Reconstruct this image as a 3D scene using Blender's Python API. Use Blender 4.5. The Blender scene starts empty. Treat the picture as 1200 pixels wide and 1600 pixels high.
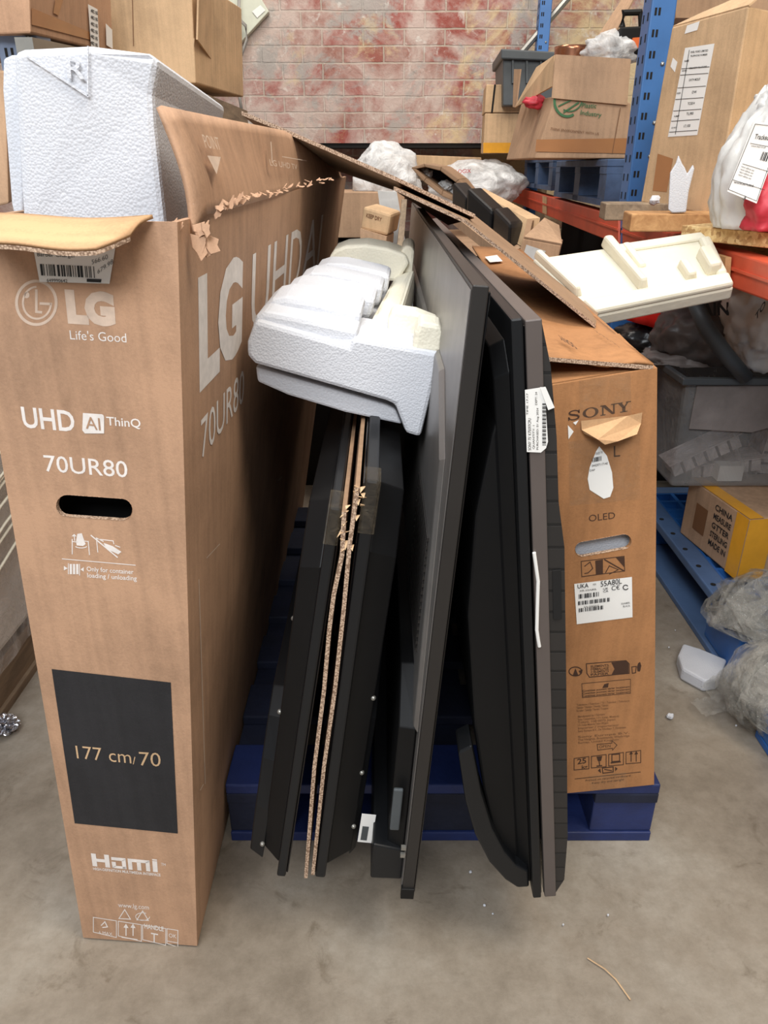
import bpy, bmesh, math, random
from mathutils import Vector, Matrix, noise
from mathutils.geometry import tessellate_polygon
random.seed(7)
S = bpy.context.scene
COL = S.collection
R = math.radians
# ---------------------------------------------------------------- camera, light, exposure
CZ, PITCH, F = 1.15, R(25.0), 1155.0            # eye height, tilt down, focal length in pixels of the 1200x1600 frame
sp, cp = math.sin(PITCH), math.cos(PITCH)
cam = bpy.data.cameras.new('camera'); camo = bpy.data.objects.new('camera', cam); COL.objects.link(camo)
camo.location = (0, 0, CZ); camo.rotation_euler = (R(90) - PITCH, 0, 0)
cam.sensor_width = 36; cam.sensor_fit = 'AUTO'; cam.lens = F / 1600 * 36; cam.clip_start = .02
S.camera = camo
S.view_settings.view_transform = 'Standard'; S.view_settings.look = 'None'
S.view_settings.gamma = 1; S.view_settings.use_curve_mapping = False
S.view_settings.exposure = 0.0
w = bpy.data.worlds.new('world'); S.world = w; w.use_nodes = True
w.node_tree.nodes['Background'].inputs[0].default_value = (.93, .96, 1, 1)
w.node_tree.nodes['Background'].inputs[1].default_value = .27
def area(name, loc, size, sizey, power, color, target):
    l = bpy.data.lights.new(name, 'AREA'); l.shape = 'RECTANGLE'; l.size = size; l.size_y = sizey
    l.energy = power; l.color = color
    o = bpy.data.objects.new(name, l); COL.objects.link(o); o.location = loc
    o.rotation_euler = (Vector(target) - Vector(loc)).to_track_quat('-Z', 'Y').to_euler()
    return o
area('ceiling_lamp_front', (-.6, -1.6, 3.0), 2.0, 1.0, 104, (.94, .97, 1), (-.5, 1.0, .4))
area('ceiling_lamp_aisle', (1.25, .1, 3.7), 1.2, 1.6, 85, (1, .90, .76), (.5, 1.4, .3))
area('fill_lamp_left', (-.85, .2, 3.4), .7, 1.6, 42, (.9, .95, 1), (-.75, 1.1, 0))  # unseen lamp added to brighten the floor at the left
area('ceiling_lamp_back', (.1, 3.4, 4.0), 2.6, .8, 95, (1, .94, .86), (.1, 4.7, 1.4))

# ---------------------------------------------------------------- pixel <-> place helpers (pixel of the photo + a known depth = a point)
def ray(px, py):
    a, b = (px - 600) / F, (py - 800) / F
    return Vector((a, cp - b * sp, -(sp + b * cp)))
def P(px, py, Y=None, z=None, x=None):
    d = ray(px, py)
    t = Y / d.y if Y is not None else ((z - CZ) / d.z if z is not None else x / d.x)
    return Vector((0, 0, CZ)) + d * t
def proj(p):
    q = Vector(p) - Vector((0, 0, CZ)); d = q.y * cp - q.z * sp; up = q.y * sp + q.z * cp
    return (600 + F * q.x / d, 800 - F * up / d)

# ---------------------------------------------------------------- materials
def srgb(r, g, b):
    f = lambda c: c / 12.92 if c <= .04045 else ((c + .055) / 1.055) ** 2.4
    return (f(r / 255), f(g / 255), f(b / 255), 1)
def NT(name):
    m = bpy.data.materials.new(name); m.use_nodes = True
    nt = m.node_tree; return m, nt, nt.nodes, nt.links, nt.nodes['Principled BSDF']
def nd(ns, t, **kw):
    n = ns.new(t)
    for k, v in kw.items():
        if k in n.inputs: n.inputs[k].default_value = v
        else: setattr(n, k, v)
    return n
def ramp(ns, stops):
    n = ns.new('ShaderNodeValToRGB'); e = n.color_ramp.elements
    while len(e) < len(stops): e.new(.5)
    for i, (p, c) in enumerate(stops): e[i].position = p; e[i].color = c
    return n
def plain(name, c, rough=.6, metal=0, var=.12, scale=9, bump=0, bscale=60, spec=.5):
    m, nt, ns, ln, b = NT(name)
    tc = ns.new('ShaderNodeTexCoord')
    n = nd(ns, 'ShaderNodeTexNoise', Scale=scale, Detail=5.0, Roughness=.6); ln.new(tc.outputs['Object'], n.inputs['Vector'])
    lo = tuple(max(0, x * (1 - var * 1.5)) for x in c[:3]) + (1,); hi = tuple(min(1, x * (1 + var)) for x in c[:3]) + (1,)
    r = ramp(ns, [(.3, lo), (.72, hi)]); ln.new(n.outputs['Fac'], r.inputs[0]); ln.new(r.outputs[0], b.inputs['Base Color'])
    b.inputs['Roughness'].default_value = rough; b.inputs['Metallic'].default_value = metal
    b.inputs['Specular IOR Level'].default_value = spec
    if bump:
        n2 = nd(ns, 'ShaderNodeTexNoise', Scale=bscale, Detail=4.0); ln.new(tc.outputs['Object'], n2.inputs['Vector'])
        bp = nd(ns, 'ShaderNodeBump', Strength=bump, Distance=.01); ln.new(n2.outputs['Fac'], bp.inputs['Height']); ln.new(bp.outputs[0], b.inputs['Normal'])
    return m
def cardboard(name, c, flute='X', rough=.75, tape=False):
    m, nt, ns, ln, b = NT(name)
    tc = ns.new('ShaderNodeTexCoord')
    n = nd(ns, 'ShaderNodeTexNoise', Scale=5.0, Detail=8.0, Roughness=.68); ln.new(tc.outputs['Object'], n.inputs['Vector'])
    f = nd(ns, 'ShaderNodeTexNoise', Scale=260.0, Detail=3.0, Roughness=.8); ln.new(tc.outputs['Object'], f.inputs['Vector'])
    mp = ns.new('ShaderNodeMapping'); ln.new(tc.outputs['Object'], mp.inputs[0])
    mp.inputs['Scale'].default_value = (70, 70, 1.2) if flute == 'X' else (1.2, 70, 70)
    st = nd(ns, 'ShaderNodeTexNoise', Scale=1.0, Detail=2.0); ln.new(mp.outputs[0], st.inputs['Vector'])
    lo = tuple(x * .72 for x in c[:3]) + (1,); hi = tuple(min(1, x * 1.14) for x in c[:3]) + (1,)
    a1 = nd(ns, 'ShaderNodeMath', operation='MULTIPLY_ADD'); ln.new(f.outputs['Fac'], a1.inputs[0]); a1.inputs[1].default_value = .35; ln.new(n.outputs['Fac'], a1.inputs[2])
    a2 = nd(ns, 'ShaderNodeMath', operation='MULTIPLY_ADD'); ln.new(st.outputs['Fac'], a2.inputs[0]); a2.inputs[1].default_value = .4; ln.new(a1.outputs[0], a2.inputs[2])
    r = ramp(ns, [(.62, lo), (1.0, hi)]); ln.new(a2.outputs[0], r.inputs[0]); ln.new(r.outputs[0], b.inputs['Base Color'])
    b.inputs['Roughness'].default_value = rough; b.inputs['Specular IOR Level'].default_value = .3
    bp = nd(ns, 'ShaderNodeBump', Strength=.25, Distance=.004); ln.new(a2.outputs[0], bp.inputs['Height']); ln.new(bp.outputs[0], b.inputs['Normal'])
    return m
def foam(name, c, scale=330):
    m, nt, ns, ln, b = NT(name)
    tc = ns.new('ShaderNodeTexCoord')
    v = nd(ns, 'ShaderNodeTexVoronoi', Scale=scale); v.feature = 'F1'; ln.new(tc.outputs['Object'], v.inputs['Vector'])
    n = nd(ns, 'ShaderNodeTexNoise', Scale=7.0, Detail=4.0); ln.new(tc.outputs['Object'], n.inputs['Vector'])
    lo = tuple(x * .9 for x in c[:3]) + (1,)
    r = ramp(ns, [(.3, lo), (.7, c)]); ln.new(n.outputs['Fac'], r.inputs[0]); ln.new(r.outputs[0], b.inputs['Base Color'])
    bp = nd(ns, 'ShaderNodeBump', Strength=.22, Distance=.003); bp.invert = True
    ln.new(v.outputs['Distance'], bp.inputs['Height']); ln.new(bp.outputs[0], b.inputs['Normal'])
    b.inputs['Roughness'].default_value = .7; b.inputs['Subsurface Weight'].default_value = .0
    return m
def film(name, c, alpha=.45, scale=14, rough=.18, bump=.9):
    m, nt, ns, ln, b = NT(name)
    tc = ns.new('ShaderNodeTexCoord')
    n = nd(ns, 'ShaderNodeTexNoise', Scale=scale, Detail=7.0, Roughness=.7, Distortion=1.2); ln.new(tc.outputs['Object'], n.inputs['Vector'])
    b.inputs['Base Color'].default_value = c; b.inputs['Roughness'].default_value = rough
    r = ramp(ns, [(.35, (alpha * .5,) * 3 + (1,)), (.65, (min(1, alpha * 1.6),) * 3 + (1,))]); ln.new(n.outputs['Fac'], r.inputs[0]); ln.new(r.outputs[0], b.inputs['Alpha'])
    bp = nd(ns, 'ShaderNodeBump', Strength=bump, Distance=.02); ln.new(n.outputs['Fac'], bp.inputs['Height']); ln.new(bp.outputs[0], b.inputs['Normal'])
    return m
def edge_mat(name):
    m, nt, ns, ln, b = NT(name)
    tc = ns.new('ShaderNodeTexCoord')
    wv = nd(ns, 'ShaderNodeTexVoronoi', Scale=420.0); ln.new(tc.outputs['Object'], wv.inputs['Vector'])
    r = ramp(ns, [(.3, srgb(200, 172, 148)), (.7, srgb(128, 102, 82))]); ln.new(wv.outputs['Distance'], r.inputs[0]); ln.new(r.outputs[0], b.inputs['Base Color'])
    b.inputs['Roughness'].default_value = .9
    return m
def concrete():
    m, nt, ns, ln, b = NT('concrete_floor')
    tc = ns.new('ShaderNodeTexCoord')
    n = nd(ns, 'ShaderNodeTexNoise', Scale=2.2, Detail=10.0, Roughness=.68); ln.new(tc.outputs['Object'], n.inputs['Vector'])
    n2 = nd(ns, 'ShaderNodeTexNoise', Scale=38.0, Detail=8.0, Roughness=.75); ln.new(tc.outputs['Object'], n2.inputs['Vector'])
    v = nd(ns, 'ShaderNodeTexNoise', Scale=9.0, Detail=6.0, Roughness=.7, Distortion=.6); ln.new(tc.outputs['Object'], v.inputs['Vector'])
    r = ramp(ns, [(.3, srgb(118, 107, 94)), (.5, srgb(142, 131, 117)), (.7, srgb(162, 154, 142))]); ln.new(n.outputs['Fac'], r.inputs[0])
    r2 = ramp(ns, [(.3, (.78, .77, .75, 1)), (.6, (1, 1, 1, 1))]); ln.new(n2.outputs['Fac'], r2.inputs[0])
    r3 = ramp(ns, [(.33, (.62, .58, .53, 1)), (.42, (1, 1, 1, 1))]); ln.new(v.outputs['Fac'], r3.inputs[0])
    mx = nd(ns, 'ShaderNodeMix', data_type='RGBA', blend_type='MULTIPLY'); mx.inputs[0].default_value = 1; ln.new(r.outputs[0], mx.inputs[6]); ln.new(r2.outputs[0], mx.inputs[7])
    my = nd(ns, 'ShaderNodeMix', data_type='RGBA', blend_type='MULTIPLY'); my.inputs[0].default_value = .7; ln.new(mx.outputs[2], my.inputs[6]); ln.new(r3.outputs[0], my.inputs[7])
    ln.new(my.outputs[2], b.inputs['Base Color'])
    rr = ramp(ns, [(.35, (.32,) * 3 + (1,)), (.7, (.6,) * 3 + (1,))]); ln.new(n.outputs['Fac'], rr.inputs[0]); ln.new(rr.outputs[0], b.inputs['Roughness'])
    bp = nd(ns, 'ShaderNodeBump', Strength=.18, Distance=.01); ln.new(n2.outputs['Fac'], bp.inputs['Height']); ln.new(bp.outputs[0], b.inputs['Normal'])
    return m
def bricks():
    m, nt, ns, ln, b = NT('old_painted_brick')
    tc = ns.new('ShaderNodeTexCoord')
    sx = ns.new('ShaderNodeSeparateXYZ'); ln.new(tc.outputs['Object'], sx.inputs[0])
    cx = ns.new('ShaderNodeCombineXYZ'); ln.new(sx.outputs['X'], cx.inputs['X']); ln.new(sx.outputs['Z'], cx.inputs['Y'])
    wob = nd(ns, 'ShaderNodeTexNoise', Scale=7.0, Detail=3.0); ln.new(tc.outputs['Object'], wob.inputs['Vector'])
    ad = nd(ns, 'ShaderNodeVectorMath', operation='MULTIPLY_ADD'); ln.new(wob.outputs['Color'], ad.inputs[0]); ad.inputs[1].default_value = (.014, .014, 0); ln.new(cx.outputs[0], ad.inputs[2])
    bk = nd(ns, 'ShaderNodeTexBrick', Scale=1.0); ln.new(ad.outputs[0], bk.inputs['Vector'])
    bk.inputs['Brick Width'].default_value = .245; bk.inputs['Row Height'].default_value = .088
    bk.inputs['Mortar Size'].default_value = .006; bk.inputs['Mortar Smooth'].default_value = .35; bk.inputs['Bias'].default_value = -.1
    bk.inputs['Color1'].default_value = srgb(150, 72, 64); bk.inputs['Color2'].default_value = srgb(146, 100, 86); bk.inputs['Mortar'].default_value = srgb(172, 154, 138)
    def nz(sc, de, off, dist=.4):
        mp = ns.new('ShaderNodeMapping'); mp.inputs['Location'].default_value = off; ln.new(tc.outputs['Object'], mp.inputs[0])
        k = nd(ns, 'ShaderNodeTexNoise', Scale=sc, Detail=de, Roughness=.68, Distortion=dist); ln.new(mp.outputs[0], k.inputs['Vector']); return k
    def lay(prev, col, k, lo, hi, amt=1.0, extra=None):
        r = ramp(ns, [(lo, (0, 0, 0, 1)), (hi, (amt,) * 3 + (1,))]); 
        src = k.outputs['Fac']
        if extra is not None:
            a = nd(ns, 'ShaderNodeMath', operation='ADD'); ln.new(src, a.inputs[0]); ln.new(extra, a.inputs[1]); src = a.outputs[0]
        ln.new(src, r.inputs[0])
        x = nd(ns, 'ShaderNodeMix', data_type='RGBA'); ln.new(r.outputs[0], x.inputs[0]); ln.new(prev, x.inputs[6]); x.inputs[7].default_value = col
        return x.outputs[2]
    # old paint worn off: white towards the left, ochre towards the right
    gl = nd(ns, 'ShaderNodeMapRange'); ln.new(sx.outputs['X'], gl.inputs[0]); gl.inputs[1].default_value = -2.2; gl.inputs[2].default_value = 1.0; gl.inputs[3].default_value = .13; gl.inputs[4].default_value = -.06
    gr = nd(ns, 'ShaderNodeMapRange'); ln.new(sx.outputs['X'], gr.inputs[0]); gr.inputs[1].default_value = -.4; gr.inputs[2].default_value = 1.3; gr.inputs[3].default_value = -.16; gr.inputs[4].default_value = .1
    c = lay(bk.outputs['Color'], srgb(200, 184, 174), nz(2.6, 9, (3, 1, 7)), .42, .60, .82, gl.outputs[0])
    c = lay(c, srgb(164, 158, 152), nz(3.0, 8, (11, 4, 1)), .53, .60, .85)
    c = lay(c, srgb(206, 184, 144), nz(3.0, 9, (5, 9, 2)), .45, .57, .9, gr.outputs[0])
    c = lay(c, srgb(214, 208, 200), nz(16, 6, (1, 2, 9)), .58, .70, .7)
    c = lay(c, srgb(110, 92, 80), nz(9, 6, (8, 2, 4)), .64, .74, .6)
    ln.new(c, b.inputs['Base Color']); b.inputs['Roughness'].default_value = .85
    hn = nz(22, 7, (0, 0, 0)); h = nd(ns, 'ShaderNodeMath', operation='MULTIPLY_ADD'); ln.new(bk.outputs['Fac'], h.inputs[0]); h.inputs[1].default_value = -.9; ln.new(hn.outputs['Fac'], h.inputs[2])
    bp = nd(ns, 'ShaderNodeBump', Strength=.7, Distance=.012); ln.new(h.outputs[0], bp.inputs['Height']); ln.new(bp.outputs[0], b.inputs['Normal'])
    return m
def woven():
    m, nt, ns, ln, b = NT('woven_black_plastic')
    tc = ns.new('ShaderNodeTexCoord')
    sx = ns.new('ShaderNodeSeparateXYZ'); ln.new(tc.outputs['Object'], sx.inputs[0])
    cx = ns.new('ShaderNodeCombineXYZ'); ln.new(sx.outputs['Y'], cx.inputs['X']); ln.new(sx.outputs['Z'], cx.inputs['Y'])
    bk = nd(ns, 'ShaderNodeTexBrick', Scale=1.0); ln.new(cx.outputs[0], bk.inputs['Vector'])
    bk.inputs['Brick Width'].default_value = .03; bk.inputs['Row Height'].default_value = .03; bk.inputs['Mortar Size'].default_value = .002; bk.offset = 0
    bk.inputs['Color1'].default_value = srgb(44, 41, 39); bk.inputs['Color2'].default_value = srgb(36, 34, 33); bk.inputs['Mortar'].default_value = srgb(22, 21, 21)
    ln.new(bk.outputs['Color'], b.inputs['Base Color']); b.inputs['Roughness'].default_value = .5
    bp = nd(ns, 'ShaderNodeBump', Strength=.6, Distance=.004); bp.invert = True; ln.new(bk.outputs['Fac'], bp.inputs['Height']); ln.new(bp.outputs[0], b.inputs['Normal'])
    return m
def wood(name, c, dark, axis=(4, 60, 60)):
    m, nt, ns, ln, b = NT(name)
    tc = ns.new('ShaderNodeTexCoord'); mp = ns.new('ShaderNodeMapping'); mp.inputs['Scale'].default_value = axis; ln.new(tc.outputs['Object'], mp.inputs[0])
    n = nd(ns, 'ShaderNodeTexNoise', Scale=1.0, Detail=6.0, Roughness=.65, Distortion=.5); ln.new(mp.outputs[0], n.inputs['Vector'])
    r = ramp(ns, [(.3, dark), (.7, c)]); ln.new(n.outputs['Fac'], r.inputs[0]); ln.new(r.outputs[0], b.inputs['Base Color']); b.inputs['Roughness'].default_value = .75
    bp = nd(ns, 'ShaderNodeBump', Strength=.3, Distance=.004); ln.new(n.outputs['Fac'], bp.inputs['Height']); ln.new(bp.outputs[0], b.inputs['Normal'])
    return m
def chip():
    m, nt, ns, ln, b = NT('chipboard')
    tc = ns.new('ShaderNodeTexCoord'); v = nd(ns, 'ShaderNodeTexVoronoi', Scale=140.0); ln.new(tc.outputs['Object'], v.inputs['Vector'])
    r = ramp(ns, [(0, srgb(232, 205, 150)), (.6, srgb(206, 168, 112)), (1, srgb(150, 108, 66))]); ln.new(v.outputs['Color'], r.inputs[0]); ln.new(r.outputs[0], b.inputs['Base Color']); b.inputs['Roughness'].default_value = .8
    return m
M = {}
M['lg'] = cardboard('kraft_cardboard', srgb(179, 142, 114))
M['lgy'] = cardboard('kraft_cardboard_inside', srgb(194, 154, 114), 'Y')
M['sony'] = cardboard('orange_kraft_cardboard', srgb(164, 116, 76))
M['card'] = cardboard('brown_cardboard', srgb(176, 144, 116))
M['tan'] = cardboard('tan_cardboard', srgb(198, 166, 130))
M['edge'] = edge_mat('fluted_cardboard_edge')
M['sheet'] = cardboard('dull_cardboard', srgb(150, 120, 94), 'Y')
M['foam'] = foam('white_polystyrene', srgb(208, 210, 216))
M['cream'] = foam('cream_polystyrene', srgb(236, 230, 210), 220)
M['ivory'] = plain('smooth_cream_foam', srgb(222, 216, 196), .55, var=.05, bump=.1)
M['white'] = plain('white_paper', srgb(236, 234, 230), .6, var=.03)
M['print'] = plain('white_print', srgb(232, 224, 218), .7, var=.08, scale=60)
M['fade'] = plain('worn_white_print', srgb(214, 190, 170), .7, var=.12, scale=50)
M['brownink'] = plain('dark_brown_ink', srgb(66, 42, 28), .7, var=.1)
M['softink'] = plain('light_brown_ink', srgb(120, 82, 52), .7, var=.1)
M['ink'] = plain('black_ink', srgb(34, 33, 34), .6, var=.1)
M['panelink'] = cardboard('printed_black_panel', srgb(44, 43, 45))
M['greenink'] = plain('green_ink', srgb(62, 110, 72), .7)
M['redink'] = plain('red_print', srgb(196, 52, 66), .5)
M['tape'] = plain('brown_packing_tape', srgb(168, 118, 78), .25, var=.06)
M['clear'] = film('clear_packing_tape', srgb(190, 170, 140), .09, 40)
M['black'] = plain('black_plastic', srgb(15, 15, 16), .5, var=.12, spec=.25)
M['satin'] = plain('satin_black_plastic', srgb(22, 23, 25), .42, var=.1, scale=4, spec=.35)
M['gloss'] = plain('dark_screen_glass', srgb(14, 14, 16), .12, var=.05)
M['brushed'] = plain('brushed_dark_metal', srgb(142, 138, 135), .40, metal=.65, var=.12, scale=14)
M['bezel'] = plain('grey_brown_bezel', srgb(98, 89, 85), .45, metal=.2, var=.05)
M['frame'] = plain('dark_bezel', srgb(48, 45, 43), .45, metal=.3, var=.05)
M['woven'] = woven()
M['bluedark'] = plain('shaded_navy_wood', srgb(26, 32, 54), .75, var=.3, bump=.15)  # darker copy of the blue wood; shade under the stack put into colour
M['blue'] = plain('blue_painted_wood', srgb(32, 47, 98), .55, var=.3, scale=6, bump=.15)
M['bluepale'] = plain('worn_blue_wood', srgb(74, 96, 130), .7, var=.3, scale=8, bump=.2)
M['plastic'] = plain('blue_plastic', srgb(40, 96, 166), .35, var=.1)
M['rack'] = plain('blue_rack_steel', srgb(58, 108, 168), .4, var=.08)
M['rackgrey'] = plain('blue_grey_rack_steel', srgb(112, 126, 150), .45, var=.08)
M['beam'] = plain('orange_beam_steel', srgb(206, 84, 56), .45, var=.12)
M['steel'] = plain('galvanised_steel', srgb(150, 148, 142), .4, metal=.7)
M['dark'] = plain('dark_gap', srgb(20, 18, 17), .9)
M['greyplastic'] = plain('grey_plastic', srgb(72, 77, 80), .5)
M['wood'] = wood('sawn_pine', srgb(206, 160, 108), srgb(160, 112, 68), (40, 6, 40))
M['oldwood'] = wood('weathered_wood', srgb(156, 136, 112), srgb(104, 88, 72), (40, 6, 40))
M['chip'] = chip()
M['floor'] = concrete()
M['brick'] = bricks()
M['plaster'] = plain('painted_block_wall', srgb(196, 190, 182), .85, bump=.2)
M['bag'] = plain('grey_polythene_bag', srgb(206, 206, 204), .35, var=.06, bump=.5, bscale=14)
M['whitebag'] = film('white_polythene', srgb(238, 238, 238), .85, 10, .3)
M['greybag'] = plain('dark_grey_sack', srgb(92, 86, 84), .4, var=.15, bump=.6, bscale=12)
M['greycloth'] = plain('crumpled_grey_sheet', srgb(130, 122, 118), .5, var=.15, bump=.6, bscale=14)
M['redbag'] = plain('red_plastic_sack', srgb(224, 44, 34), .4, var=.08, bump=.3, bscale=16)
M['blackbag'] = plain('black_bag', srgb(26, 26, 28), .3, bump=.6, bscale=14)
M['film'] = film('stretch_film', srgb(206, 202, 192), .30, 22, .06, 1.0)
M['slate'] = plain('scuffed_slate_plastic', srgb(78, 104, 142), .5, var=.15)
M['wrap'] = film('pallet_wrap_film', srgb(240, 236, 232), .3, 9)
M['crate'] = film('translucent_crate', srgb(150, 148, 146), .42, 2, .25)
M['tray'] = film('clear_plastic_tray', srgb(236, 224, 220), .8, 12)
M['orange'] = plain('amber_tape', srgb(226, 160, 44), .3)
M['copper'] = plain('copper_metal', srgb(176, 120, 92), .25, metal=.9)
M['foil'] = plain('silver_foil', srgb(200, 200, 205), .2, metal=.9, bump=.8, bscale=30)
M['cable'] = plain('grey_cable', srgb(150, 146, 140), .5)
M['board'] = plain('pale_green_board', srgb(206, 208, 190), .5, var=.08)
M['toolorange'] = plain('orange_plastic', srgb(230, 110, 50), .4)

# ---------------------------------------------------------------- mesh helpers
RK = Matrix.Rotation(-R(1.8), 4, 'Z')            # the rack stands at a slight angle to the camera
def PK(px, py, X=None, Y=None, z=None):
    d = RK.inverted() @ ray(px, py); t = X / d.x if X is not None else (Y / d.y if Y is not None else (z - CZ) / d.z)
    return RK @ (Vector((0, 0, 0)) + d * t) + Vector((0, 0, CZ))
ORG = {}
def BM(): return bmesh.new()
def quad(bm, pts):
    return bm.faces.new([bm.verts.new(p) for p in pts])
def hexa(bm, a, b):
    """a, b: matching rings of corner points (4 or more); closed solid between them"""
    va = [bm.verts.new(p) for p in a]; vb = [bm.verts.new(p) for p in b]; n = len(a)
    bm.faces.new(va[::-1]); bm.faces.new(vb)
    for i in range(n): bm.faces.new((va[i], va[(i + 1) % n], vb[(i + 1) % n], vb[i]))
def prism(bm, pts, vec):
    pts = [Vector(p) for p in pts]; v = Vector(vec); hexa(bm, pts, [p + v for p in pts])
def box(bm, lo, hi, m=None):
    c = [(lo[0], lo[1]), (hi[0], lo[1]), (hi[0], hi[1]), (lo[0], hi[1])]
    a = [Vector((x, y, lo[2])) for x, y in c]; b = [Vector((x, y, hi[2])) for x, y in c]
    if m is not None: a = [m @ p for p in a]; b = [m @ p for p in b]
    hexa(bm, a, b)
def tube(bm, pts, r, n=8):
    pts = [Vector(p) for p in pts]; rings = []
    for i, p in enumerate(pts):
        t = (pts[min(i + 1, len(pts) - 1)] - pts[max(i - 1, 0)]).normalized()
        u = t.cross(Vector((0, 0, 1)));  u = u.normalized() if u.length > 1e-3 else Vector((1, 0, 0)); v = t.cross(u)
        rings.append([bm.verts.new(p + (u * math.cos(k * 2 * math.pi / n) + v * math.sin(k * 2 * math.pi / n)) * r) for k in range(n)])
    for a, b in zip(rings, rings[1:]):
        for k in range(n): bm.faces.new((a[k], a[(k + 1) % n], b[(k + 1) % n], b[k]))
    bm.faces.new(rings[0][::-1]); bm.faces.new(rings[-1])
def blob(bm, c, rad, amp=.2, freq=3, seed=0, sub=4, floor=None, ridge=False):
    r = bmesh.ops.create_icosphere(bm, subdivisions=sub, radius=1)
    for v in r['verts']:
        d = v.co.normalized(); q = d * freq + Vector((seed * 3.1, seed * 1.7, seed))
        k = noise.fractal(q, .8, 2.1, 4)
        if ridge: k = 1 - 2.2 * abs(k) - .5
        s = 1 + amp * k
        v.co = Vector(c) + Vector((d.x * rad[0], d.y * rad[1], d.z * rad[2])) * s
        if floor is not None and v.co.z < floor: v.co.z = floor + .0005 * random.random()
def grid(bm, fn, nu, nv):
    vs = [[bm.verts.new(fn(i / nu, j / nv)) for j in range(nv + 1)] for i in range(nu + 1)]
    for i in range(nu):
        for j in range(nv): bm.faces.new((vs[i][j], vs[i + 1][j], vs[i + 1][j + 1], vs[i][j + 1]))
def ribbons(bm, c, rad, n, seed, wd, floor, axis=None, hole=0):
    rnd = random.Random(seed); c = Vector(c)
    for k in range(n):
        ax = Vector((rnd.gauss(0, 1), rnd.gauss(0, 1), rnd.gauss(0, 1))) if axis is None else Vector(axis) + Vector((rnd.gauss(0, .28), rnd.gauss(0, .28), rnd.gauss(0, .28)))
        ax.normalize(); u = ax.orthogonal().normalized(); v = ax.cross(u); a0 = rnd.uniform(0, 6.28); ln = rnd.uniform(1.8, 5.5); off = rnd.uniform(-.45, .45); rr = rnd.uniform(.72, 1.03); w_ = wd * rnd.uniform(.5, 1.3)
        def f(s, t):
            a = a0 + ln * s; r = rr * (math.sqrt(max(.1, 1 - off * off)) + .10 * noise.noise(Vector((a * 1.7, k, t * 2))))
            q = (u * math.cos(a) + v * math.sin(a)) * r + ax * (off * (1 - hole) + (t - .5) * w_ * (1 + .5 * math.sin(a * 2 + k)))
            q *= 1 + .05 * noise.noise(Vector((a * 5, t * 5, k)))
            p = c + Vector((q.x * rad[0], q.y * rad[1], q.z * rad[2]))
            if p.z < floor: p.z = floor + .001 * rnd.random()
            return p
        grid(bm, f, 26, 4)
def obj(name, bm, mat, parent=None, smooth=False, bevel=0, solid=0, off=-1, sub=0):
    me = bpy.data.meshes.new(name); (None if solid else bmesh.ops.recalc_face_normals(bm, faces=bm.faces)); bm.to_mesh(me); bm.free()
    o = bpy.data.objects.new(name, me); COL.objects.link(o)
    if isinstance(mat, str): mat = M[mat]
    me.materials.append(mat)
    if parent is not None:
        org = ORG[parent]; o.parent = parent
    else:
        cs = [v.co for v in me.vertices]
        org = Vector(((min(c.x for c in cs) + max(c.x for c in cs)) / 2, (min(c.y for c in cs) + max(c.y for c in cs)) / 2, min(c.z for c in cs)))
        o.location = org
    me.transform(Matrix.Translation(-org)); ORG[o] = org
    if smooth:
        for p in me.polygons: p.use_smooth = True
    if solid:
        s = o.modifiers.new('solid', 'SOLIDIFY'); s.thickness = solid; s.offset = off
    if sub:
        s = o.modifiers.new('sub', 'SUBSURF'); s.levels = s.render_levels = sub
    if bevel:
        s = o.modifiers.new('bevel', 'BEVEL'); s.width = bevel; s.segments = 2; s.limit_method = 'ANGLE'; s.angle_limit = R(35)
    return o
def tag(o, label, cat, group=None):
    o['label'] = label; o['category'] = cat
    if group: o['group'] = group
    return o
def thing(name, label, cat, loc, group=None):
    o = bpy.data.objects.new(name, None); COL.objects.link(o); o.empty_display_size = .05
    o.location = loc; ORG[o] = Vector(loc); return tag(o, label, cat, group)
def struct(name, bm, mat, **k):
    o = obj(name, bm, mat, **k); o['kind'] = 'structure'; return o
def copy_tree(o, parent=None):
    c = o.copy(); COL.objects.link(c)
    if parent is not None: c.parent = parent
    for ch in list(o.children): copy_tree(ch, c)
    return c

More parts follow.
